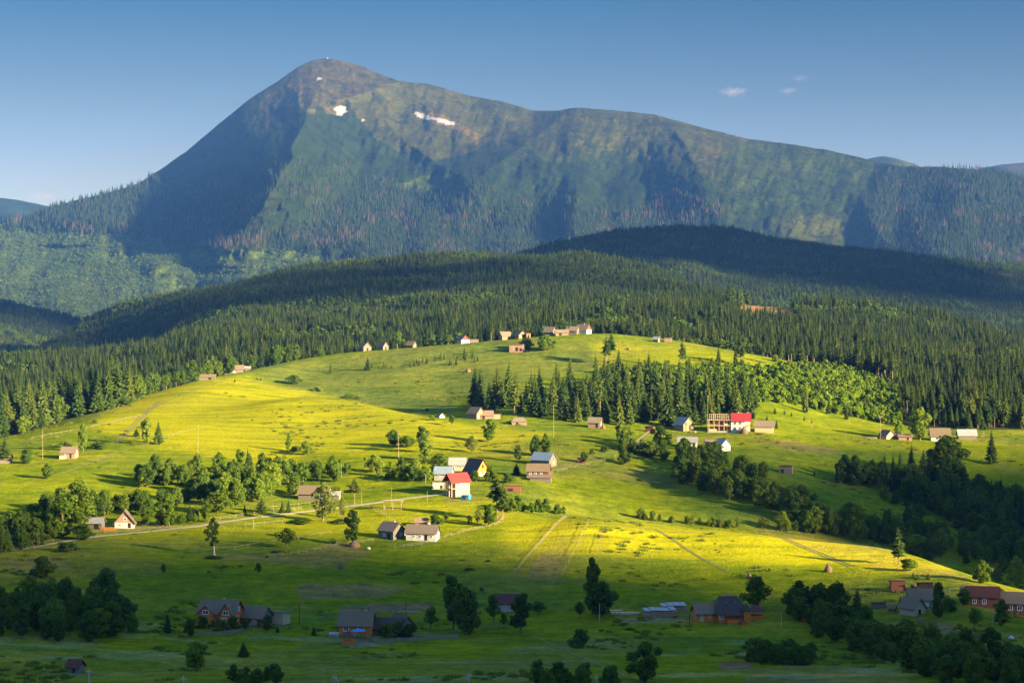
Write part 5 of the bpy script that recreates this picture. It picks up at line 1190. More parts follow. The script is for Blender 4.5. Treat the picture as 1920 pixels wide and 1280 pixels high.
def hip_house():
    x, y, z = hit(1370, 1166); y += 3.5; z = base_z(x, y, 9, 8)
    r = root('hip_roof_house', 'large timber house with dark half-hipped roof, corner tower bay and left wing', 'house', x, y, z, 8)
    L, W, hw, hr = 8.6, 8, 2.9, 4.0
    MB().box(-L/2, L/2, -W/2, W/2, -1.2, hw).build('wall', B_ORANGE, r)
    a, b, e = L/2+.9, W/2+.8, hw-.5
    ro = MB(); ro.V = [(-a, -b, e), (a, -b, e), (a, b, e), (-a, b, e), (-a*.62, 0, hw+hr), (a*.42, 0, hw+hr)]; ro.F = [(0, 1, 5, 4), (2, 3, 4, 5), (1, 2, 5), (3, 0, 4), (3, 2, 1, 0)]
    rf = ro.build('roof', R_DARK, r); MB().box(-.3, .3, .4, 1.0, hw+2, hw+hr+.7).build('chimney', B_STONE, rf)
    for u in (-1.5, 1.3): MB().hexa([(u-.4, -2.15, hw+1.95), (u+.4, -2.15, hw+1.95), (u+.4, -2.2, hw+2.05), (u-.4, -2.2, hw+2.05)], [(u-.4, -1.5, hw+2.6), (u+.4, -1.5, hw+2.6), (u+.4, -1.55, hw+2.7), (u-.4, -1.55, hw+2.7)]).build('skylight', M_GLASS, rf)
    # front porch bay with pointed roof
    MB().box(-1.9, 2.2, -W/2-2.2, -W/2, -1.0, 1.0).box(-1.9, 2.2, -W/2-2.2, -W/2, 2.1, 2.5).build('porch', B_ORANGE, r)
    for xx in (-1.85, -.5, .9, 2.0): MB().box(xx, xx+.16, -W/2-2.2, -W/2-2.05, 1, 2.1).build('post', B_ORANGE, r)
    q = MB(); q.V = [(-2.5, -W/2-2.8, 2.3), (2.8, -W/2-2.8, 2.3), (2.8, -W/2+.3, 2.7), (-2.5, -W/2+.3, 2.7), (.15, -W/2-.4, 4.4)]; q.F = [(0, 1, 4), (1, 2, 4), (2, 3, 4), (3, 0, 4), (3, 2, 1, 0)]; q.build('porch_roof', R_DARK, r)
    MB().box(2.9, 4.9, -W/2-1.4, -W/2+.4, -1, 3.2).build('corner_tower', B_ORANGE, r)
    q = MB(); q.V = [(2.5, -W/2-1.8, 3.2), (5.3, -W/2-1.8, 3.2), (5.3, -W/2+.8, 3.2), (2.5, -W/2+.8, 3.2), (3.9, -W/2-.3, 5.4)]; q.F = [(0, 1, 4), (1, 2, 4), (2, 3, 4), (3, 0, 4), (3, 2, 1, 0)]; q.build('tower_roof', R_DARK, r)
    window(r, 'r', 0, 1, 1, 1.2, L, W); window(r, 'f', -3.3, 1, .9, 1.2, L, W)
    # left wing
    MB().box(-L/2-6, -L/2, -2.2, 3, -1.2, 2.6).tri_prism([(-L/2-6, -2.2, 2.6), (-L/2-6, 3, 2.6), (-L/2-6, .4, 4.6)], [(-L/2, -2.2, 2.6), (-L/2, 3, 2.6), (-L/2, .4, 4.6)]).build('wing', B_ORANGE, r)
    q = MB(); slab(q, -2.9, 2.1, .4, 4.65, -L/2-6.6, -L/2+.2, .16); slab(q, 3.6, 2.1, .4, 4.65, -L/2-6.6, -L/2+.2, .16); q.build('wing_roof', R_BROWN, r)
    MB().box(-L/2-5, -L/2-3.8, -2.26, -2.2, 0, 2.0).box(-L/2-2.6, -L/2-1.4, -2.26, -2.2, .8, 1.9).build('door', B_CREAM, r)
hip_house()
def gazebo(name, label, px, py, w, h, wallm, roofm, rise, chim=False, cat='gazebo', yaw=4):
    x, y, z = hit(px, py); y += w*.3; z = base_z(x, y, w, w); r = root(name, label, cat, x, y, z, yaw)
    a = w/2
    MB().box(-a, a, -a, a, -1, h*.42).build('parapet', wallm, r)
    for sx in (-1, 0, 1):
        for sy in (-1, 1): MB().box(sx*(a-.1)-.1, sx*(a-.1)+.1, sy*(a-.1)-.1, sy*(a-.1)+.1, h*.42, h).build('post', wallm, r)
    MB().box(-a, a, -a, a, h*.9, h).build('beam', wallm, r)
    b = a+.6; q = MB(); q.V = [(-b, -b, h), (b, -b, h), (b, b, h), (-b, b, h), (-.5, 0, h+rise), (.5, 0, h+rise)]; q.F = [(0, 1, 5, 4), (2, 3, 4, 5), (1, 2, 5), (3, 0, 4), (3, 2, 1, 0)]
    rf = q.build('roof', roofm, r)
    if chim: MB().box(a*.6, a*.6+.6, -.3, .3, h*.9, h+rise+.6).build('chimney', B_ORANGE, rf)
    return r
gazebo('gazebo', 'orange gazebo with red roof and brick chimney right of the hip-roofed house', 1416, 1160, 4.6, 2.3, B_ORANGE, R_MAROON, 1.6, True)
gazebo('gazebo', 'small bright orange gazebo with maroon roof in front of the orange log house', 653, 1207, 3.2, 2.2, B_ORANGE, R_MAROON, 1.2, yaw=-8)

def pole_frame():
    x, y, z = hit(737, 956); y += 1.5; z = base_z(x, y, 6, 3); r = root('pole_frame', 'open frame of grey poles with a loose hay-drying top on the lit meadow', 'frame', x, y, z, -4)
    for xx in (-3.3, 0, 3.3):
        for yy in (-1.5, 1.5): MB().box(xx-.1, xx+.1, yy-.1, yy+.1, -.6, 3.5 if xx else 2.9).build('post', M_POLE, r)
    m = MB(); m.bar((-3.9, -1.5, 3.1), (3.7, -1.5, 3.2), .22); m.bar((-3.7, 1.5, 3.1), (3.9, 1.5, 3.2), .22); m.bar((-3.5, -1.6, .4), (3.5, -1.6, .4), .14)
    for i in range(12): m.bar((-3.6+i*.64, -2, 3.4), (-3.5+i*.64, 2, 3.4), .16)
    m.build('top_rail', M_POLE, r)
pole_frame()
def haystack(px, py, h, wd, label, mat=M_HAY):
    x, y, z = hit(px, py); m_ = y/FPX; h *= m_; R = wd*m_*.5
    r = root('haystack', label, 'haystack', x, y, z, rng.uniform(0, 90), 'haystacks')
    rs = random.Random(int(px)); V, F = [], []; prof = [(1.0, -.2), (1.05, .12), (.97, .3), (.78, .5), (.5, .7), (.26, .86), (.1, .97), (.02, 1.0)]; n = 14
    for q, zz in prof:
        for k in range(n):
            a = 6.283*k/n; j = rs.uniform(.92, 1.08); V.append((math.cos(a)*R*q*j, math.sin(a)*R*q*j, zz*h*rs.uniform(.98, 1.02)))
    for i in range(len(prof)-1):
        for k in range(n): F.append((i*n+k, i*n+(k+1) % n, (i+1)*n+(k+1) % n, (i+1)*n+k))
    link('hay', mesh_np('hay', V, F, [mat], smooth_=True), r)
    MB().bar((0, 0, 0), (.05, 0, h*1.15), .1).build('stake', M_POLE, r)
for a in [(1553, 1071, 15, 15, 'small brown haystack on the sunlit meadow at right'), (640, 1066, 14, 12, 'haystack on the dim meadow below the orchard farm'), (664, 1024, 12, 22, 'broad haystack under the tall dark tree left of the orchard farm'),
          (320, 1146, 11, 7, 'thin haystack on the meadow left of the orange house'), (1405, 1084, 12, 11, 'haystack behind the dark tree above the hip-roofed house'), (1726, 1169, 12, 14, 'dark haystack in front of the lower right cottage, upper of two'),
          (1749, 1182, 13, 16, 'dark haystack in front of the lower right cottage, lower of two'), (1711, 1102, 11, 8, 'dark haystack beside the brown hay shed'), (1691, 1104, 12, 9, 'dark haystack right behind the brown hay shed'), (1721, 1111, 11, 9, 'dark haystack near the black shed'),
          (878, 697, 7, 10, 'tiny haystack on the hillside above the left end of the grove'), (1179, 655, 4, 8, 'low brown hay heap on the bright hilltop'), (1395, 812, 13, 15, 'tan haystack in front of the crimson-roofed house'), (612, 1156, 8, 6, 'small dark haystack right of the dark post in the shaded yard'),
          (690, 1146, 11, 5, 'narrow haystack behind the orange log house'), (1131, 803, 9, 8, 'tan hay heap beside the lone tan hut'), (1833, 1213, 7, 9, 'reddish heap of hay in the shade at lower right'), (1819, 1212, 4, 6, 'low brown heap on the shaded lower right meadow')]:
    haystack(*a)
def plank_pile(name, label, px, py, n, L, W, H, mat, top=None, yaw=0):
    x, y, z = hit(px, py); r = root(name, label, 'timber stack', x, y, z, yaw)
    rs = random.Random(int(px)); m = MB()
    for i in range(n):
        for j in range(int(H/.28)):
            c = -L/2+(i+.5)*L/n; w = L/n*.9; m.box(c-w/2, c+w/2, -W/2+rs.uniform(-.25, .25), W/2+rs.uniform(-.25, .25), j*.28-.1, j*.28+.16)
    m.build('boards', mat, r)
    if top:
        q = MB()
        for i in range(max(2, n//4)):
            c = -L/2+(i+.5)*L/max(2, n//4); w = L/max(2, n//4)*.93; z0 = H+rs.uniform(.0, .35); q.hexa([(c-w/2, -W/2-.3, z0), (c+w/2, -W/2-.3, z0), (c+w/2, -W/2-.3, z0+.06), (c-w/2, -W/2-.3, z0+.06)], [(c-w/2, W/2+.3, z0+.3), (c+w/2, W/2+.3, z0+.3), (c+w/2, W/2+.3, z0+.36), (c-w/2, W/2+.3, z0+.36)])
        q.build('sheet_cover', top, r)
plank_pile('plank_pile', 'long low pile of fresh pale planks right of the twin tall trees', 1172, 1150, 6, 8.5, 2.6, .6, B_FRESH)
plank_pile('plank_pile', 'thin pile of pale planks lying behind the long plank pile', 1150, 1144, 4, 5.5, 2, .4, B_FRESH, yaw=12)
plank_pile('log_stack', 'large stack of split logs under overlapping tin sheets', 1236, 1153, 22, 9.5, 4, 1.5, M_LOG, R_TIN, yaw=8)
plank_pile('log_stack', 'second log stack with tin sheets behind the large one', 1262, 1143, 16, 7.5, 4, 1.4, M_LOG, R_TIN, yaw=8)
plank_pile('plank_strip', 'row of grey boards laid on the grass in front of the log stacks', 1215, 1161, 10, 12, 1.2, .28, M_RAIL, yaw=3)
plank_pile('plank_pile', 'reddish stack of boards between the tin-roofed shed and the brick cottage', 202, 992, 6, 5.0, 2, .9, B_ORANGE, yaw=4)
plank_pile('firewood_pile', 'grey pile of firewood with poles beside the pole on the right terrace', 1633, 822, 10, 6, 3, 1.1, M_LOG, yaw=-12)
plank_pile('firewood_pile', 'pile of grey stones and boards left of the orange log house', 626, 1193, 5, 2.6, 3, 1.4, B_STONE)
plank_pile('firewood_rack', 'dark firewood rack behind the picket fence barn', 765, 1148, 14, 5.5, .8, .8, M_LOG, yaw=-2)
plank_pile('block_pile', 'heap of pale blocks in front of the pale board barn', 1300, 810, 5, 2.6, 2.2, .8, B_FRESH, yaw=-20)
def blue_box():
    x, y, z = hit(874, 936); r = root('blue_shed', 'little bright blue shed with tin lid at the foot of the red-roofed house', 'shed', x, y+1, z, -26)
    MB().box(-1.6, 1.6, -1.1, 1.1, -.4, 1.5).build('wall', M_BLUEP, r); MB().hexa([(-1.75, -1.25, 1.5), (1.75, -1.25, 1.5), (1.75, -1.25, 1.6), (-1.75, -1.25, 1.6)], [(-1.75, 1.25, 1.75), (1.75, 1.25, 1.75), (1.75, 1.25, 1.85), (-1.75, 1.25, 1.85)]).build('roof', R_BLUE, r)
    opening(r, 'f', 0.6, -.1, .8, 1.4, 3.2, 2.2, R_TIN)
blue_box()
def parasol():
    x, y, z = hit(672, 1196); r = root('parasol', 'bright blue garden parasol right of the small orange gazebo', 'parasol', x, y+1, z)
    V = [(0, 0, 2.6)]+[(math.cos(6.283*k/10)*2.1*(1 if k % 2 else .93), math.sin(6.283*k/10)*2.1*(1 if k % 2 else .93), 2.0-.12*(k % 2)) for k in range(10)]+[(0, 0, 2.5)]
    F = [(0, 1+k, 1+(k+1) % 10) for k in range(10)]+[(11, 1+(k+1) % 10, 1+k) for k in range(10)]
    link('canopy', mesh_np('canopy', V, F, [M_BLUEP]), r); MB().bar((0, 0, -.3), (0, 0, 2.55), .08).build('pole', M_STEEL, r)
parasol()
def swing():
    x, y, z = hit(1330, 1160); r = root('swing_frame', 'wooden A-frame swing in front of the left wing of the hip-roofed house', 'swing', x, y, z, 10)
    m = MB()
    for s in (-1.3, 1.3): m.bar((s, -.9, -.1), (s, 0, 2.4), .13); m.bar((s, .9, -.1), (s, 0, 2.4), .13)
    m.bar((-1.5, 0, 2.4), (1.5, 0, 2.4), .14); m.build('frame', B_FRESH, r)
    q = MB().box(-.7, .7, -.25, .25, .5, .58); q.bar((-.65, 0, .5), (-.65, 0, 2.4), .04); q.bar((.65, 0, .5), (.65, 0, 2.4), .04); q.build('seat', B_FRESH, r)
swing()

# ------------------------------------------------------------------ poles
def pole(px, ytop, ybase, label, mat=M_POLE, arm=1, w=.24, cat='utility pole', lean=0.0):
    x, y, z = hitm(px, min(ybase, 1279)); 
    if ybase > 1279: x, y, z = at(px, 452)
    h = -(ytop-HZ)/FPX*y-z
    r = root('utility_pole', label, cat, x, y, z, 0, 'power poles')
    m = MB(); n = 8; V, F, MI = [], [], []; cyl(V, F, MI, (0, 0, -.5), (lean*h, 0, h), w*.45, w*.28, 7, 0); link('pole', mesh_np('pole', V, F, [mat]), r)
    if arm:
        MB().box(lean*h-.8, lean*h+.8, -.06, .06, h-.65, h-.5).build('crossarm', mat, r)
        for s in (-.65, .65): MB().box(lean*h+s-.06, lean*h+s+.06, -.06, .06, h-.5, h-.25).build('insulator', M_WHITE, r)
    return (x+lean*h, y, z+h)
P = {}
for i, a in enumerate([(371, 795, 856, 'thin grey pole standing on the yellow meadow', M_POLE, 0, .26), (748, 808, 868, 'leaning pale power pole in the middle of the lit slope', M_RAIL, 0, .27, 'utility pole', -.03), (1038, 761, 820, 'tall brown power pole below the left half of the grove', M_POLE, 0, .26),
                     (1327, 744, 812, 'tall brown power pole left of the frame of the unfinished house', M_RAIL, 0, .26), (1651, 779, 823, 'power pole beside the firewood on the right terrace', M_POLE, 1, .26), (80, 803, 862, 'thin leaning pole on the meadow near the left edge', M_POLE, 0, .24),
                     (561, 1129, 1170, 'dark wooden post right of the cream shed', M_DARK, 0, .24), (761, 1128, 1168, 'thin dark pole behind the barn with the picket fence', M_DARK, 0, .2), (1124, 1130, 1166, 'pale concrete post below the twin tall trees', M_STEEL, 0, .26),
                     (1293, 1150, 1170, 'short dark post left of the hip-roofed timber house', M_DARK, 0, .3), (1465, 1144, 1176, 'thin white pole on the shaded lawn right of the gazebo', M_STEEL, 0, .2), (625, 1003, 1003, '', None, 0, 0),
                     (678, 922, 952, 'thin pole beside the road left of the open pole frame', M_POLE, 0, .2), (665, 924, 950, 'wooden pole near the road fence right of the willow', M_POLE, 0, .26), (734, 912, 948, 'thin dark pole rising behind the open pole frame', M_POLE, 0, .18),
                     (801, 920, 942, 'short thin pole left of the red-roofed house', M_RAIL, 0, .18), (798, 888, 912, 'wooden pole in front of the narrow white shed', M_RAIL, 0, .26), (805, 976, 1012, 'pole rising over the whitewashed farmhouse', M_RAIL, 0, .22),
                     (475, 973, 992, 'short white pole below the road fence', M_STEEL, 0, .18), (640, 1138, 1170, '', None, 0, 0), (948, 1129, 1150, 'thin pale pole in front of the maroon cottage', M_STEEL, 0, .16), (1523, 783, 808, 'small pole on the lit slope right of the tan hut', M_RAIL, 0, .2),
                     (1586, 799, 815, 'short pole on the terrace field', M_RAIL, 0, .2), (1363, 783, 816, 'thin pole before the crimson-roofed house', M_RAIL, 0, .16), (1861, 1140, 1175, 'pole with white base in the lower right yard', M_RAIL, 0, .18), (1390, 1168, 1172, '', None, 0, 0),
                     (921, 624, 636, 'short wooden post on the ridge left of the hilltop hamlet', M_POLE, 0, .3), (687, 866, 880, 'thin pole on the lit meadow behind the scattered shrubs', M_RAIL, 0, .18), (640, 862, 895, 'pale pole at the right end of the tree row', M_RAIL, 0, .2), (1604, 1000, 1000, '', None, 0, 0)]):
    if a[4] is None: continue
    P[a[0]] = pole(*a)
for a in [(167, 1255, 1290, 'white concrete pylon top at the bottom edge, far left one'), (344, 1268, 1290, 'white concrete pylon top at the bottom edge between the left one and the forked one'), (627, 1265, 1295, 'forked white concrete pylon top at the bottom edge'),
          (879, 1262, 1290, 'white concrete pylon top at the middle of the bottom edge'), (1118, 1266, 1290, 'white concrete pylon top at the bottom edge among dark shrubs')]:
    x, y, z = at(a[0], 449); h = -(a[1]-HZ)/FPX*y-z
    r = root('concrete_pylon', a[3], 'utility pole', x, y, z, 0, 'concrete pylons')
    m = MB().box(-.12, .12, -.12, .12, -.5, h)
    if a[0] == 627: m.bar((.1, 0, h-.3), (1.2, 0, -.5), .18)
    m.build('mast', M_STEEL, r); MB().box(-.55, .55, -.06, .06, h-.55, h-.43).build('crossarm', M_STEEL, r)
    for s in (-.45, 0, .45): MB().box(s-.05, s+.05, -.05, .05, (h-.43) if s else h, (h-.2) if s else h+.2).build('insulator', M_WHITE, r)

def wire(a, b, sag, lab):
    A, B = Vector(P[a]), Vector(P[b]); r = root('power_line', lab, 'power line', A.x, A.y, A.z, 0, 'power lines')
    for off in (-.6, .6):
        pts = [A.lerp(B, i/14)-A+Vector((off, 0, -.3-sag*4*(i/14)*(1-i/14))) for i in range(15)]; m = MB()
        for q0, q1 in zip(pts[:-1], pts[1:]): m.bar(q0, q1, .022)
        m.build('wire', M_DARK, r)
wire(1038, 1327, 3, 'pair of wires slung between the two tall brown poles under the grove'); wire(748, 1038, 4, 'pair of wires from the leaning pole up to the grove pole'); wire(1327, 1651, 4, 'pair of wires from the frame house pole to the right terrace pole')
# ------------------------------------------------------------------ roads, tracks and fences draped on the ground
def drape(name, pts, width, mat, zoff, kind='structure', n_per=3.0, side=0.0, **pr):
    W = [hit(*p) for p in pts]; out = []
    for (x0, y0, _), (x1, y1, _) in zip(W[:-1], W[1:]):
        k = max(2, int(math.hypot(x1-x0, y1-y0)/n_per))
        for i in range(k): out.append((x0+(x1-x0)*i/k, y0+(y1-y0)*i/k))
    out.append(W[-1][:2]); A = np.array(out)
    for _ in range(6): A[1:-1] = (A[:-2]+2*A[1:-1]+A[2:])/4
    T_ = np.gradient(A, axis=0); T_ /= np.linalg.norm(T_, axis=1)[:, None]; Nn = np.stack([-T_[:, 1], T_[:, 0]], 1)
    V = []; s = np.linspace(-.5, .5, 5)
    wv = width*(1+.25*fbm(A[:, 0]/7, A[:, 1]/7, 2))
    for q in s: V.append(A+Nn*(q*wv+side)[:, None])
    V = np.stack(V, 1).reshape(-1, 2); z = gz(V[:, 0], V[:, 1])+zoff
    me = mesh_np(name, np.column_stack([V, z]), grid_faces(len(A), 5), [mat], smooth_=True)
    return link(name, me, kind=kind, **pr)
drape('road', [(-40, 1040), (60, 1026), (120, 1016), (180, 1005), (260, 998), (340, 990), (420, 979), (500, 968), (575, 958), (640, 950), (700, 944), (800, 930), (850, 925)], 2.6, M_DIRT, .10)
for pts, w_, mt in [([(30, 828), (110, 815), (200, 795), (262, 782), (300, 758), (370, 728), (440, 706)], 1.0, M_TRACK), ([(215, 832), (250, 798), (270, 778), (298, 752)], 2.2, M_TRACK), ([(60, 900), (140, 880), (220, 845), (300, 830)], 1.2, M_TRACK),
                    ([(1000, 888), (1060, 870), (1130, 852), (1190, 838), (1222, 808)], 2.2, M_TRACK), ([(440, 712), (560, 728), (680, 748), (800, 770)], 1.3, M_TRACK), ([(600, 693), (700, 668), (800, 655), (860, 646)], 1.2, M_TRACK),
                    ([(765, 692), (850, 672), (905, 658)], 1.0, M_TRACK), ([(930, 1000), (1060, 982), (1200, 990), (1420, 1003)], .8, M_TRACK), ([(1420, 998), (1480, 1015), (1550, 1042), (1600, 1062)], 2.0, M_TRACK), ([(560, 1215), (680, 1200), (800, 1190), (900, 1175), (960, 1172)], 1.6, M_TRACK),
                    ([(1230, 992), (1290, 1030), (1340, 1060), (1365, 1072)], 1.2, M_TRACK), ([(640, 1135), (760, 1130), (900, 1128)], .9, M_TRACK), ([(380, 1045), (560, 1025), (700, 1012)], .9, M_TRACK), ([(960, 1085), (1100, 1092), (1200, 1100)], .9, M_TRACK),
                    ([(1870, 870), (1890, 882), (1935, 892)], 2.0, M_TRACK), ([(1060, 668), (1180, 662), (1300, 656)], .9, M_TRACK), ([(1400, 830), (1480, 836), (1560, 850)], 1.4, M_TRACK), ([(700, 1180), (930, 1120), (1100, 1080)], 0.8, M_TRACK), ([(1000, 1190), (1100, 1235), (1180, 1270)], 1.0, M_TRACK)]:
    if w_ > 1.4:
        for sd in (-.85, .85): drape('wheel_rut', pts, w_*.34, mt, .09, side=sd)
    else: drape('path', pts, w_*.7, mt, .09)
_post = MB().box(-.06, .06, -.06, .06, -.5, 1.2); _pme = None
def fence(pts, label, step=3.2, rails=2, h=1.15, mat=M_RAIL, picket=False):
    global _pme
    W = [hit(*p) for p in pts]; A = []
    for (x0, y0, _), (x1, y1, _) in zip(W[:-1], W[1:]):
        k = max(1, int(math.hypot(x1-x0, y1-y0)/step))
        for i in range(k): A.append((x0+(x1-x0)*i/k, y0+(y1-y0)*i/k))
    A.append(W[-1][:2]); A = A[:96]
    o = A[0]; oz = float(gz(*o)); r = root('fence', label, 'fence', o[0], o[1], oz, 0, 'field fences')
    if _pme is None:
        t = _post.build('post', M_POLE, r); _pme = t.data; bpy.data.objects.remove(t)
    Q = [(x-o[0], y-o[1], float(gz(x, y))-oz) for x, y in A]
    rs = random.Random(len(A)+int(pts[0][0]))
    for q in Q:
        c = bpy.data.objects.new('post', _pme); COL.objects.link(c); c.parent = r; c.location = q; c.scale = (1.2, 1.2, h/1.15*rs.uniform(.85, 1.15)); c.rotation_euler = (rs.gauss(0, .05), rs.gauss(0, .05), 0)
    m = MB()
    for a, b in zip(Q[:-1], Q[1:]):
        for k in range(rails):
            if rs.random() < .16: continue
            zz = h*(.9-.42*k); m.bar((a[0], a[1], a[2]+zz+rs.uniform(-.08, .08)), (b[0], b[1], b[2]+zz+rs.uniform(-.08, .08)), .065)
        if picket:
            n = int(math.hypot(b[0]-a[0], b[1]-a[1])/.22)
            for k in range(n):
                t = k/n; x, y, z = [a[j]+(b[j]-a[j])*t for j in range(3)]; m.box(x-.07, x+.07, y-.17, y-.14, z, z+h*rs.uniform(.9, 1.05))
    if m.V: m.build('rails' if not picket else 'pickets', mat, r)
for a in [([(565, 955), (500, 963), (430, 972), (380, 978)], 'pale rail fence along the dirt road below the small spruces'), ([(1062, 971), (1035, 995), (1010, 1022), (985, 1050), (962, 1076), (940, 1092)], 'long fence running down the bright meadow below the dark hedge'),
          ([(1104, 978), (1092, 1005), (1075, 1040), (1052, 1083)], 'line of posts down the meadow right of the long fence', 5.0, 1), ([(1132, 985), (1127, 1010), (1120, 1040)], 'short line of posts on the meadow, third from the left', 6.0, 1),
          ([(700, 1015), (640, 1021), (590, 1033), (500, 1045)], 'rail fence leading left from the tree by the orchard farm'), ([(945, 972), (930, 985), (880, 996), (825, 1010), (790, 1022), (740, 1028)], 'fence curving round the orchard farm'),
          ([(340, 1040), (440, 1030), (560, 1012), (620, 1000)], 'low broken fence across the meadow below the road', 5.5, 1), ([(400, 993), (460, 988), (530, 980)], 'short fence below the road near the willow', 4.0, 1),
          ([(100, 1016), (50, 1026), (0, 1036), (-30, 1040)], 'rail fence along the road at the left edge'), ([(160, 1080), (200, 1070), (262, 1062)], 'broken rail fence on the dim meadow at left', 4.5, 1),
          ([(380, 990), (300, 992), (240, 997), (175, 1000)], 'fence between the road and the brick-gabled cottage', 3.4, 2), ([(270, 780), (210, 795), (150, 808), (60, 824)], 'fence along the left flank of the yellow meadow', 4.5, 1),
          ([(300, 825), (340, 812), (380, 805)], 'short broken fence on the yellow meadow above the tree row', 5, 1), ([(1000, 896), (1080, 876), (1150, 862), (1160, 850)], 'fence along the track right of the blue-roofed barn', 4.0),
          ([(1190, 833), (1222, 808)], 'pale plank fence climbing to the small red shed', 2.6, 2), ([(1110, 646), (1180, 648), (1230, 652)], 'fence across the bright hilltop right of the white house', 4.5, 1),
          ([(688, 1196), (700, 1204), (770, 1202), (860, 1195)], 'picket fence in front of the dark barn', 2.6, 2, 1.1, M_RAIL, True), ([(360, 1190), (420, 1190), (455, 1184), (475, 1170)], 'board fence in front of the big orange house', 2.6, 2, 1.1, M_POLE, True),
          ([(1780, 1190), (1840, 1198), (1900, 1196), (1930, 1194)], 'fence at the foot of the lower right yard', 3.2, 2), ([(650, 948), (690, 950), (715, 962), (740, 978)], 'fence winding behind the willow towards the orchard farm', 3.6, 2),
          ([(1415, 998), (1500, 1003), (1620, 1022), (1700, 1036), (1800, 1060)], 'fence of grey posts along the bright meadow crest', 4.6, 1), ([(1400, 1262), (1480, 1256), (1560, 1256), (1650, 1262)], 'low fence across the shaded bottom meadow', 4.5, 1),
          ([(1540, 822), (1600, 822), (1650, 826)], 'fence in front of the right terrace', 3.6, 1), ([(470, 958), (540, 950), (600, 943)], 'fence behind the small spruces by the road', 4, 1), ([(1720, 1102), (1780, 1110), (1830, 1108)], 'fence behind the lower right cottage', 3.4, 2),
          ([(600, 1262), (660, 1240), (750, 1232)], 'broken fence on the shaded bottom slope', 5, 1), ([(560, 745), (640, 765), (700, 768)], 'short old fence on the ridge of the yellow meadow', 4.5, 1)]:
    fence(*a)
def boulder(px, py, s, lab):
    x, y, z = hit(px, py); rs = random.Random(int(px)); bm = bmesh.new(); bmesh.ops.create_icosphere(bm, subdivisions=2, radius=s)
    for v in bm.verts: v.co *= rs.uniform(.8, 1.15); v.co.z *= .7
    me = bpy.data.meshes.new('boulder'); bm.to_mesh(me); bm.free(); me.materials.append(B_WHITE)
    o = link('boulder', me, label=lab, category='boulder'); o.location = (x, y, z+.2)
boulder(691, 1029, .8, 'pale block of stone in the orchard farm yard'); boulder(1896, 1197, .9, 'pale rounded tank-like boulder at the right edge of the lower yard')

# ------------------------------------------------------------------ cross on the summit, small evening clouds
def cross():
    i = int(np.argmin(np.abs(MC-613))); x, y, z = MX[0, i], MD[0, i], MZ[0, i]
    r = root('summit_cross', 'tiny marker pillar on the rounded summit of the mountain', 'marker', float(x), float(y), float(z))
    MB().box(-1.2, 1.2, -1.2, 1.2, -3, 4).build('pillar', B_STONE, r); MB().box(-2.6, 2.6, -2.6, 2.6, -3, 1).build('base', B_STONE, r)
cross()
def wisp(px, py, w, h, lab, dens=.00045, d=19000):
    m = bpy.data.materials.new('evening_cloud'); m.use_nodes = True; nt = m.node_tree; nt.nodes.remove(nt.nodes['Principled BSDF'])
    pv = nt.nodes.new('ShaderNodeVolumePrincipled'); pv.inputs['Color'].default_value = (1, .76, .72, 1); pv.inputs['Anisotropy'].default_value = 0.2
    v = coords(nt); ln = nt.nodes.new('ShaderNodeVectorMath'); ln.operation = 'LENGTH'; nt.links.new(v, ln.inputs[0])
    tc = coords(nt, 'Object', (2.2, 1.0, 1.6)); n = noise(nt, tc, 1.6, 4, .65)
    f = math_(nt, 'SUBTRACT', math_(nt, 'MULTIPLY', n, 1.5), ln.outputs['Value']); f = math_(nt, 'MULTIPLY', f, dens*3, False); f = math_(nt, 'MAXIMUM', f, 0)
    nt.links.new(f, pv.inputs['Density']); nt.links.new(pv.outputs[0], nt.nodes['Material Output'].inputs['Volume'])
    bm = bmesh.new(); bmesh.ops.create_icosphere(bm, subdivisions=3, radius=1.0); me = bpy.data.meshes.new('cloud'); bm.to_mesh(me); bm.free(); me.materials.append(m)
    o = link('cloud', me, label=lab, category='cloud', group='evening clouds')
    s = d/FPX; o.location = ((px-960)*s, d, -(py-HZ)*s); o.scale = (w*s*.5, h*s*2.2, h*s*.5)
wisp(1375, 172, 76, 24, 'largest of three small pinkish clouds in the sky at right')
wisp(1478, 170, 48, 18, 'small pink wisp of cloud right of the largest one', .0003); wisp(1500, 147, 44, 18, 'faint wisp of cloud above the small pink one', .0002)
wisp(76, 368, 90, 34, 'faint pink cloud above the left shoulder of the mountain', .00012)
def finish_forest():
    k = FOREST_TAKE
    for nm, sel, lab in (('spruce_forest', k & (FY < 2760), 'dense dark green spruce forest covering the hill behind the farm meadows'),
                    ('far_spruce_forest', k & (FY >= 2760), 'shaded dark spruce forest on the ridge in front of the mountain')):
        n = sel.sum()
        scatter(nm, FOREST, np.stack([FX[sel], FY[sel], FZ[sel]-0.3], 1), np.stack([FW[sel], FW[sel], FS[sel]], 1), FI[sel], rots(n), kind='stuff', label=lab, category='forest')
finish_forest()

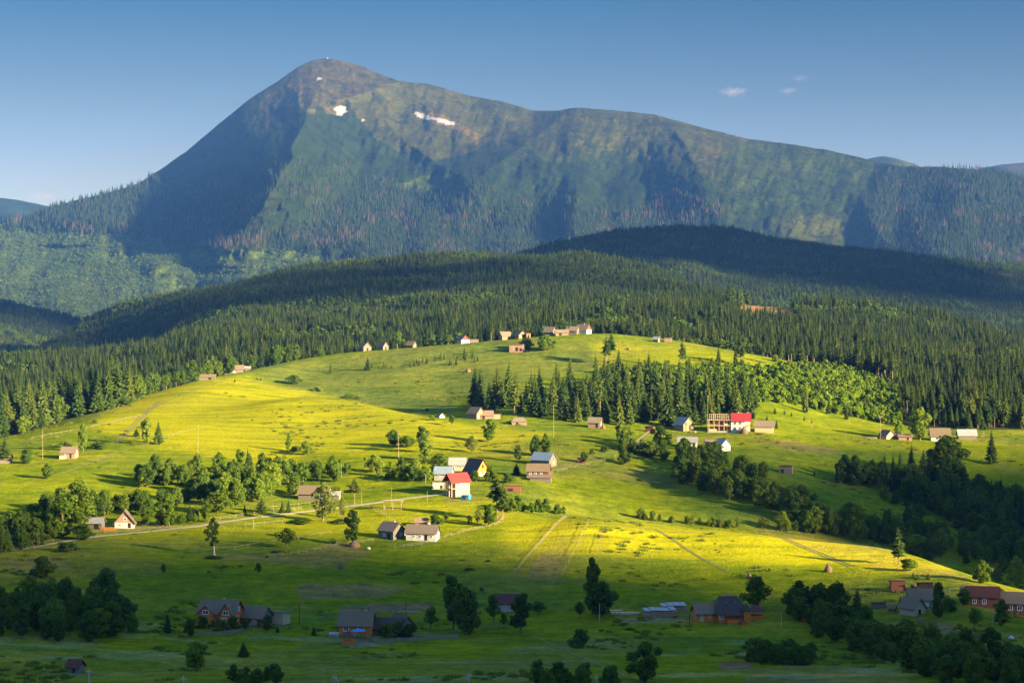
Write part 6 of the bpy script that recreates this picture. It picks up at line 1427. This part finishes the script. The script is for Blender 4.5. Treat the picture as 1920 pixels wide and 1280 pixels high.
# ------------------------------------------------------------------ unseen hill and clouds added outside the frame to cast shade
HR = [(-3200, 420), (-1500, 660), (-927, 655), (-546, 622), (-527, 608), (-496, 596), (-473, 585), (-466, 570), (-461, 556), (-456, 532), (-451, 502), (-445, 478), (-420, 442), (-345, 442), (-318, 516), (-290, 546), (-244, 552), (-216, 548), (-164, 532), (-139, 530), (-106, 512), (-59, 492), (0, 460), (200, 400), (900, 250), (1500, 40)]
def ridge_hill(name, x0, table, ya, yb, step, slope, base):
    ys = np.arange(ya, yb, step); h = pchip([a for a, _ in table], [b for _, b in table], ys)
    off = np.concatenate([-np.geomspace(2400, 12, 26), [0], np.geomspace(12, 2400, 26)])
    X = x0+off[None, :]*SUN_H[0]+0*ys[:, None]; Y = ys[:, None]+off[None, :]*SUN_H[1]
    Z = h[:, None]-np.abs(off)[None, :]*slope+fbm(X/90, Y/90, 3)*np.minimum(np.abs(off)*0.1, 14)[None, :]
    Z = np.maximum(Z, base-2)
    me = mesh_np(name, np.stack([X, Y, Z], -1).reshape(-1, 3), grid_faces(*X.shape), [M_GROUND], smooth_=True)
    vcol(me, 'albedo', np.broadcast_to(np.array((0.05, 0.075, 0.02)), (X.size, 3))); vfloat(me, 'flower_and_sun', np.zeros(X.size))
    link(name, me, kind='structure')
ridge_hill('added_shade_hill', 2000.0, HR, -3100, 1500, 12, 0.42, -160)  # unseen hill added; crest shaped to place the shadow edge
M_CLOUD, _nt, _b = newmat('cloud_white'); _b.inputs['Base Color'].default_value = (0.85, 0.85, 0.86, 1); _b.inputs['Roughness'].default_value = 1
def shade_cloud(px, py, d, a, b, c, lab, zc=1120, npuff=26):
    """an unseen cumulus added above the haze to shade a given slope"""
    if py > 0: x, y, z = hit(px, py, dmin=d)
    else: x, y, z = (px-960)/FPX*d, d, -(-py-HZ)/FPX*d
    t = (zc-z)/TANE
    cx, cy = x+SUN_H[0]*t, y+SUN_H[1]*t
    rs = random.Random(int(px)); bm = bmesh.new()
    for k in range(npuff):
        u = rs.uniform(0, 6.28); q = math.sqrt(rs.random())
        r = rs.uniform(0.22, 0.42)
        mtx = Matrix.Translation((cx+math.cos(u)*q*a*0.8, cy+math.sin(u)*q*b*0.8, zc+rs.uniform(-.3, .5)*c)) @ Matrix.Diagonal((a*r, b*r, c*rs.uniform(.5, .9), 1))
        bmesh.ops.create_icosphere(bm, subdivisions=2, radius=1, matrix=mtx)
    me = bpy.data.meshes.new('cloud'); bm.to_mesh(me); bm.free(); me.materials.append(M_CLOUD)
    link('cloud', me, label=lab, category='cloud', group='unseen clouds added for shade')
for a in [(690, 556, 1500, 300, 75, 40, 'unseen flat cloud added to shade the fold in the middle of the forest hill', 1120, 13), (1300, 455, 2700, 520, 420, 60, 'unseen white cloud added to shade the dark ridge before the mountain'),
          (1750, 540, 2500, 330, 330, 60, 'unseen white cloud added to shade the right end of the dark ridge', 1120, 16),
          (330, 590, 2300, 270, 230, 45, 'unseen white cloud added to shade the left forest hollow', 1120, 11),
          (60, 590, 2700, 330, 300, 45, 'unseen white cloud added to shade the small left hill')]:
    shade_cloud(*a)
# ------------------------------------------------------------------ sky, sun, air, camera
w = bpy.data.worlds.new('World'); S.world = w; w.use_nodes = True
nt = w.node_tree; bg = nt.nodes['Background']
sky = nt.nodes.new('ShaderNodeTexSky'); sky.sky_type = 'NISHITA'; sky.sun_disc = False
sky.sun_elevation = SUN_EL; sky.sun_rotation = math.atan2(SUN_H[0], SUN_H[1])
sky.altitude = 2200; sky.air_density = 0.5; sky.dust_density = 0.0; sky.ozone_density = 4.0
tcw = nt.nodes.new('ShaderNodeTexCoord'); sx = nt.nodes.new('ShaderNodeSeparateXYZ'); nt.links.new(tcw.outputs['Generated'], sx.inputs[0])
low = ramp(nt, sx.outputs['Z'], [(0.0, (0.40, 0.19, 0.080)), (0.06, (0.325, 0.165, 0.075)), (0.10, (0.205, 0.130, 0.068)), (0.15, (0.074, 0.094, 0.070)), (0.42, (1.2, 1.0, 0.72))])   # low sky dimmed and tinted by hand, overhead kept bright to fill shade
nt.links.new(mixc(nt, 1.0, sky.outputs[0], low, 'MULTIPLY'), bg.inputs['Color']); bg.inputs['Strength'].default_value = 0.15
sl = bpy.data.lights.new('sun', 'SUN'); sl.energy = 5.0; sl.angle = math.radians(1.8); sl.color = (1.0, 0.78, 0.42)
so = bpy.data.objects.new('sun', sl); COL.objects.link(so)
sv = Vector((SUN_H[0]*math.cos(SUN_EL), SUN_H[1]*math.cos(SUN_EL), math.sin(SUN_EL)))
so.rotation_euler = sv.to_track_quat('Z', 'Y').to_euler()
def haze():
    m = bpy.data.materials.new('haze'); m.use_nodes = True; nt = m.node_tree
    nt.nodes.remove(nt.nodes['Principled BSDF'])
    pv = nt.nodes.new('ShaderNodeVolumePrincipled'); pv.inputs['Color'].default_value = (0.11, 0.32, 1.0, 1)
    pv.inputs['Density'].default_value = 0.000028; pv.inputs['Anisotropy'].default_value = 0.0
    nt.links.new(pv.outputs[0], nt.nodes['Material Output'].inputs['Volume'])
    x0, x1, y0, y1, z0, z1 = -6200, 7200, -3600, 11800, -1600, 960
    V = [(x, y, z) for x in (x0, x1) for y in (y0, y1) for z in (z0, z1)]
    me = bpy.data.meshes.new('haze'); me.from_pydata(V, [], [(0, 1, 3, 2), (4, 6, 7, 5), (0, 4, 5, 1), (2, 3, 7, 6), (0, 2, 6, 4), (1, 5, 7, 3)]); me.materials.append(m)
    link('haze', me, kind='stuff', label='thin blue evening haze filling the valley air', category='haze')
haze()
cam = bpy.data.cameras.new('camera'); cam.sensor_width = 36; cam.lens = 70; cam.clip_start = 1; cam.clip_end = 60000
cam.shift_y = -80/1920
co = bpy.data.objects.new('camera', cam); COL.objects.link(co); co.rotation_euler = (math.pi/2, 0, 0); S.camera = co
S.view_settings.view_transform = 'Standard'; S.view_settings.look = 'None'; S.view_settings.exposure = 2.7; S.view_settings.gamma = 1
cy = S.cycles
cy.use_denoising = True; cy.use_adaptive_sampling = True; cy.adaptive_threshold = 0.008
cy.max_bounces = 4; cy.diffuse_bounces = 3; cy.glossy_bounces = 1; cy.transmission_bounces = 2; cy.transparent_max_bounces = 4; cy.volume_bounces = 1
cy.caustics_reflective = False; cy.caustics_refractive = False
